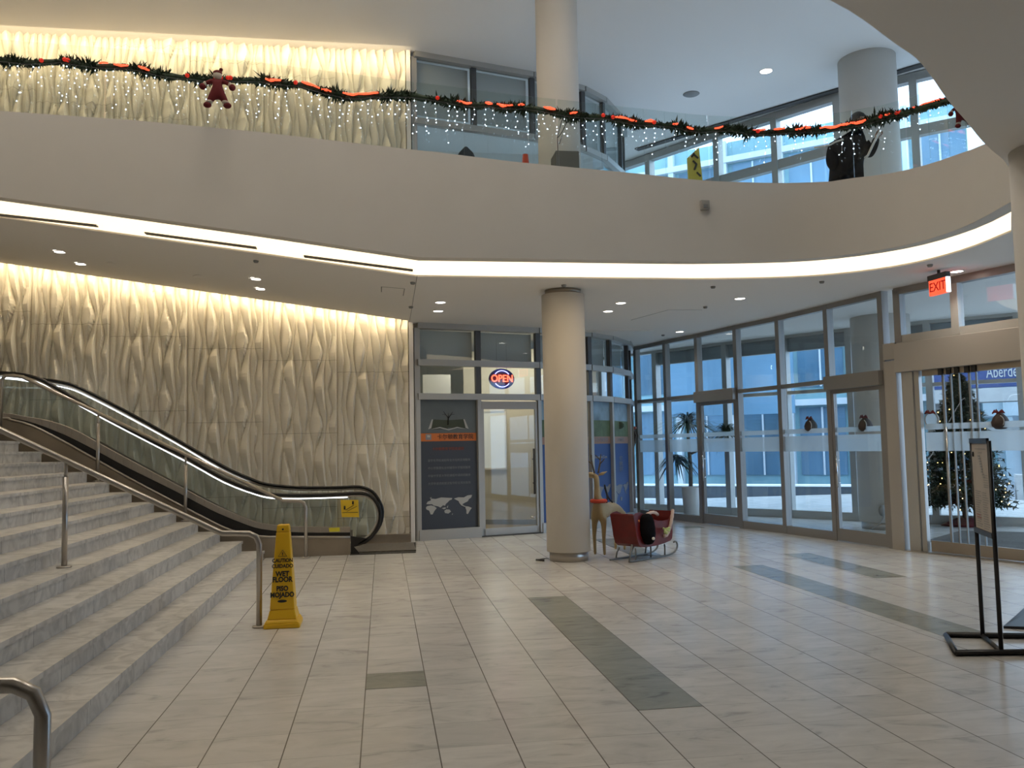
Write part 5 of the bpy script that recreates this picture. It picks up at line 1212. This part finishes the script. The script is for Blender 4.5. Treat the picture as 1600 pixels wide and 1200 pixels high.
# planter with palm
pp0 = P(1067, 802); PL = empty('palm_planter', (7.02, 19.05, 0), 'tall white tapered planter holding a dark palm behind the glass', 'planter')
px0, py0 = 6.72, 18.25
k_ = 1.0
q = MB(); q.lathe([(.15, .0), (.19, .68), (.175, .68), (.17, .60)], (px0, py0, 0), 28); q.build('pot', M['white'], PL); PL.location = (px0, py0, 0)
q = MB(); q.lathe([(.17, .60), (.16, .61)], (px0, py0, 0), 20); q.build('soil', M['trunk'], PL)
TR = empty('palm_tree', (px0, py0, .6), 'dark slender palm with drooping strap leaves growing from the white planter', 'palm')
q = MB(); q.tube([(px0, py0, .6), (px0+.01, py0, 1.1), (px0-.02, py0, 1.7), (px0-.02, py0, 2.05)], [.05, .045, .04, .035], 8); q.build('trunk', M['trunk'], TR)
def palm_crown(cx, cy, cz, n, lmin, lmax, name, parent, seed, droop=1.0):
    rr = random.Random(seed); q = MB()
    for k in range(n):
        th = rr.uniform(0, 2*pi); el_ = rr.uniform(.1, 1.35); ln_ = rr.uniform(lmin, lmax); d = Vector((cos(th), sin(th), 0)); s_ = Vector((-sin(th), cos(th), 0))
        pts = []; N = 6
        for i in range(N+1):
            t_ = i/N; pts.append(Vector((cx, cy, cz))+d*ln_*(cos(el_)*t_+.25*t_*t_)+Vector((0, 0, ln_*(sin(el_)*t_-droop*.75*t_*t_))))
        ws = [.024*(1-abs(2*i/N-.7)*.62) for i in range(N+1)]; ws[-1] = .001
        q.add([p+s_*w_ for p, w_ in zip(pts, ws)]+[p-s_*w_ for p, w_ in zip(pts, ws)], [(i, i+1, i+1+N+1, i+N+1) for i in range(N)], True)
    o = q.build(name, M['leaf'], parent, recalc=False); o['kind'] = 'stuff'
palm_crown(px0-.02, py0, 2.02, 150, .5, .92, 'crown', TR, 4)
palm_crown(px0-.30, py0+.05, 1.25, 80, .35, .65, 'lower_crown', TR, 5, 1.6)
q = MB(); q.tube([(px0, py0, 1.0), (px0-.2, py0+.03, 1.15), (px0-.30, py0+.05, 1.25)], .02, 6); q.build('side_branch', M['trunk'], TR)
palm_crown(px0+.72, py0-.35, 1.78, 110, .45, .85, 'right_crown', TR, 8)
q = MB(); q.tube([(px0+.0, py0, 1.35), (px0+.3, py0-.15, 1.5), (px0+.72, py0-.35, 1.78)], [.03, .028, .025], 6); q.build('side_branch', M['trunk'], TR)

# socket reel on vestibule column
d = (Vector((0, 0, 0))-Vector((9.05, 14.45, 0))).normalized(); sd = Vector((-d.y, d.x, 0)); cpt = Vector((9.05, 14.45, 0))+d*.52
c = PV(1379, 798, (cpt.x, cpt.y), (cpt.x+sd.x, cpt.y+sd.y)); q = MB(); q.ball(c-d*.0, .085, 14, sq=(.8, .8, 1.2)); q.tube(smooth_curve([c+Vector((.02, 0, -.08)), c+sd*-.03+Vector((0, 0, -.2)), c-sd*.12+Vector((0, 0, -.28)), c-sd*.2+Vector((0, 0, -.33))], 3), .008, 5)
tag(q.build('cable_outlet', M['grey']), 'dark oval outlet with a trailing cable on the vestibule column', 'outlet')

# Christmas tree
tx, ty = 10.55, 14.25
tb = P(1509, 821); tx, ty = tb.x, tb.y
CTm = empty('christmas_tree', (tx, ty, 0), 'dark Christmas tree with warm fairy lights behind the entrance glass', 'christmas tree')
TH = 2.8; q = MB(); q.tube([(tx, ty, .02), (tx, ty, TH*.95)], [.05, .012], 8); q.build('trunk', M['trunk'], CTm)
q = MB(); rr = random.Random(12); bul = []
for k in range(1300):
    h_ = rr.random()**1.25; z = .42+h_*(TH-.45); R_ = (1-h_)**.80*.86+.05; th = rr.uniform(0, 2*pi); ln_ = R_*rr.uniform(.72, 1.06)
    d = Vector((cos(th), sin(th), 0)); s0 = Vector((tx, ty, z)); tip = s0+d*ln_+Vector((0, 0, -.10*ln_+rr.uniform(-.03, .05)))
    for j in range(22):
        t_ = rr.uniform(.25, 1); p = s0.lerp(tip, t_); nd2 = (d*.7+Vector((rr.uniform(-1, 1), rr.uniform(-1, 1), rr.uniform(-.8, .8)))).normalized()*rr.uniform(.06, .11); s_ = nd2.cross(Vector((rr.random()-.5, rr.random()-.5, 1))).normalized()*.020
        q.add([p-s_, p+s_, p+nd2], [(0, 1, 2)])
    if rr.random() < .075: bul.append(tip)
o = q.build('branches', M['needle'], CTm, recalc=False); o['kind'] = 'stuff'
q = MB()
for p in bul: q.ball(p+(Vector((0, 0, 0))-Vector((tx, ty, 0))).normalized()*.03, .0095, 6)
FL = q.build('fairy_lights', M['bulbwarm']); tag(FL, 'warm white fairy lights scattered over the Christmas tree', 'fairy lights', kind='stuff')
q = MB(); q.lathe([(.42, .003), (.30, .06), (.12, .14)], (tx, ty, 0), 26); tag(q.build('tree_skirt', M['redcloth']), 'dark red cloth skirt on the floor under the Christmas tree', 'tree skirt')
# dark mat by the tree
q = MB(); a4 = [P(1445, 846), P(1500, 830), P(1640, 833), P(1640, 862)]
q.prism([(v_.x, v_.y) for v_ in a4], .0005, .010); tag(q.build('entrance_mat', M['mat']), 'dark mat on the vestibule floor in front of the tree', 'mat')

# ================================================================== outside
struct('ground', MB().box(-30, 90, -30, 110, -.25, -.205), M['ground'], 'pale paved plaza outside the glass', 'ground')
q = MB(); q.prism([(11, 26), (40, 8), (60, 30), (20, 60)], -.204, -.20); struct('road', q, M['road'], 'grey roadway outside beyond the paving', 'road')
# low planter wall with snow on top
lw0, lw1 = (4.5, 31.5), (17.4, 22.0)
def DIR(a, b_): return dirn(a, b_)
q = MB(); q.slab(lw0, lw1, -.2, .20, .5); tag(q.build('low_wall', M['darkwall'], None), 'low dark wall running along the plaza outside', 'wall', kind='structure')
q = MB(); q.slab(lw0, lw1, .20, .25, .55); tag(q.build('snow', M['snow']), 'thin line of snow lying on the low plaza wall', 'snow', kind='stuff')
q = MB(); q.slab((17.6, 21.9), (18.6, 21.2), -.2, .55, .8); tag(q.build('concrete_block', M['concrete']), 'square concrete block at the end of the low plaza wall', 'concrete block')
# building across the plaza
def facade(A, B, z0, z1, label, wallm, cols, rows, name='building', winm=None):
    e = empty(name, (A[0], A[1], z0), label, 'building')
    MB().slab(A, B, z0, z1, .6, -.3).build('wall', wallm, e)
    for i in range(cols):
        MB().slab(seg(A, B, (i+.06)/cols), seg(A, B, (i+.16)/cols), z0, z1, .25, .12).build('pilaster', M['paleclad'], e)
        for (za, zb_) in rows: MB().slab(seg(A, B, (i+.24)/cols), seg(A, B, (i+.98)/cols), za, zb_, .06, .03).build('window', winm or M['blueclad' if (i*7+int(za*3)) % 3 else 'darkclad'], e); MB().slab(seg(A, B, (i+.60)/cols), seg(A, B, (i+.63)/cols), za, zb_, .10, .06).build('glazing_bar', M['paleclad'], e)
    for (za, zb_) in rows: MB().slab(A, B, zb_+.08, zb_+.32, .3, .15).build('ledge', M['paleclad'], e)
    return e
facade((-2, 46), (21.0, 27.5), -.2, 14, 'teal and blue clad building with pale ledges across the plaza', M['tealclad'], 13, [(.3, 2.9), (3.7, 6.2), (7.1, 9.5), (10.5, 13)])
facade((22.5, 34), (44, 19.0), -.2, 7.5, 'pale low building behind the station canopy', M['paleclad'], 8, [(.3, 2.4), (3.9, 6.0)], winm=M['tealclad'])
q = MB(); mA, mB = (15.75, 27.3), (16.6, 26.9); q.slab(mA, mB, -.2, 5.4, .1); tag(q.build('advert_panel', M['mauve']), 'mauve advertising panel on the street seen through the door glass', 'poster')
q = MB(); q.slab((10.5, 31.0), (14.5, 28.6), 2.6, 5.2, .3); tag(q.build('blue_hoarding', M['blueclad']), 'dark blue cladding panel seen through the middle bays', 'panel')
# station canopy and sign
SA, SB = (19.0, 27.6), (31.5, 17.2)
SG = empty('station_canopy', (SA[0], SA[1], 0), 'station canopy with a blue name band beyond the entrance doors', 'canopy')
MB().slab(SA, SB, 3.30, 4.15, .25).build('name_band', M['signsky'], SG)
MB().slab(SA, SB, 4.15, 4.60, .20).build('light_strip', M['stationglow'], SG)
MB().slab(SA, SB, 2.80, 3.25, 1.2).build('beam', M['concrete'], SG)
MB().slab(SA, SB, 1.75, 2.15, .30).build('lower_beam', M['grey'], SG)
MB().slab(SA, SB, 4.62, 5.6, 3.0, -1.0).build('roof', M['concrete'], SG)
for t_ in (.02, .33, .66, .98): MB().slab(seg(SA, SB, t_-.01), seg(SA, SB, t_+.01), -.2, 3.3, .3).build('post', M['grey'], SG)
tp0 = PV(1541, 583, SA, SB); xs_ = dirn(SA, SB); nS = xs_.cross(zd)
tp0 = tp0+nS*.14; text('name_lettering', 'Aberdeen Station', .56, tp0, xs_, zd, M['ltgrey'], SG, ext=.01, align='LEFT', xs=.55)
q = MB(); q.slab((21, 29), (34, 18), .9, 1.5, .1); tag(q.build('green_sign', mat('green_board', (.35, .45, .10), .5)), 'small green board behind the tree outside', 'sign') if 0 else None
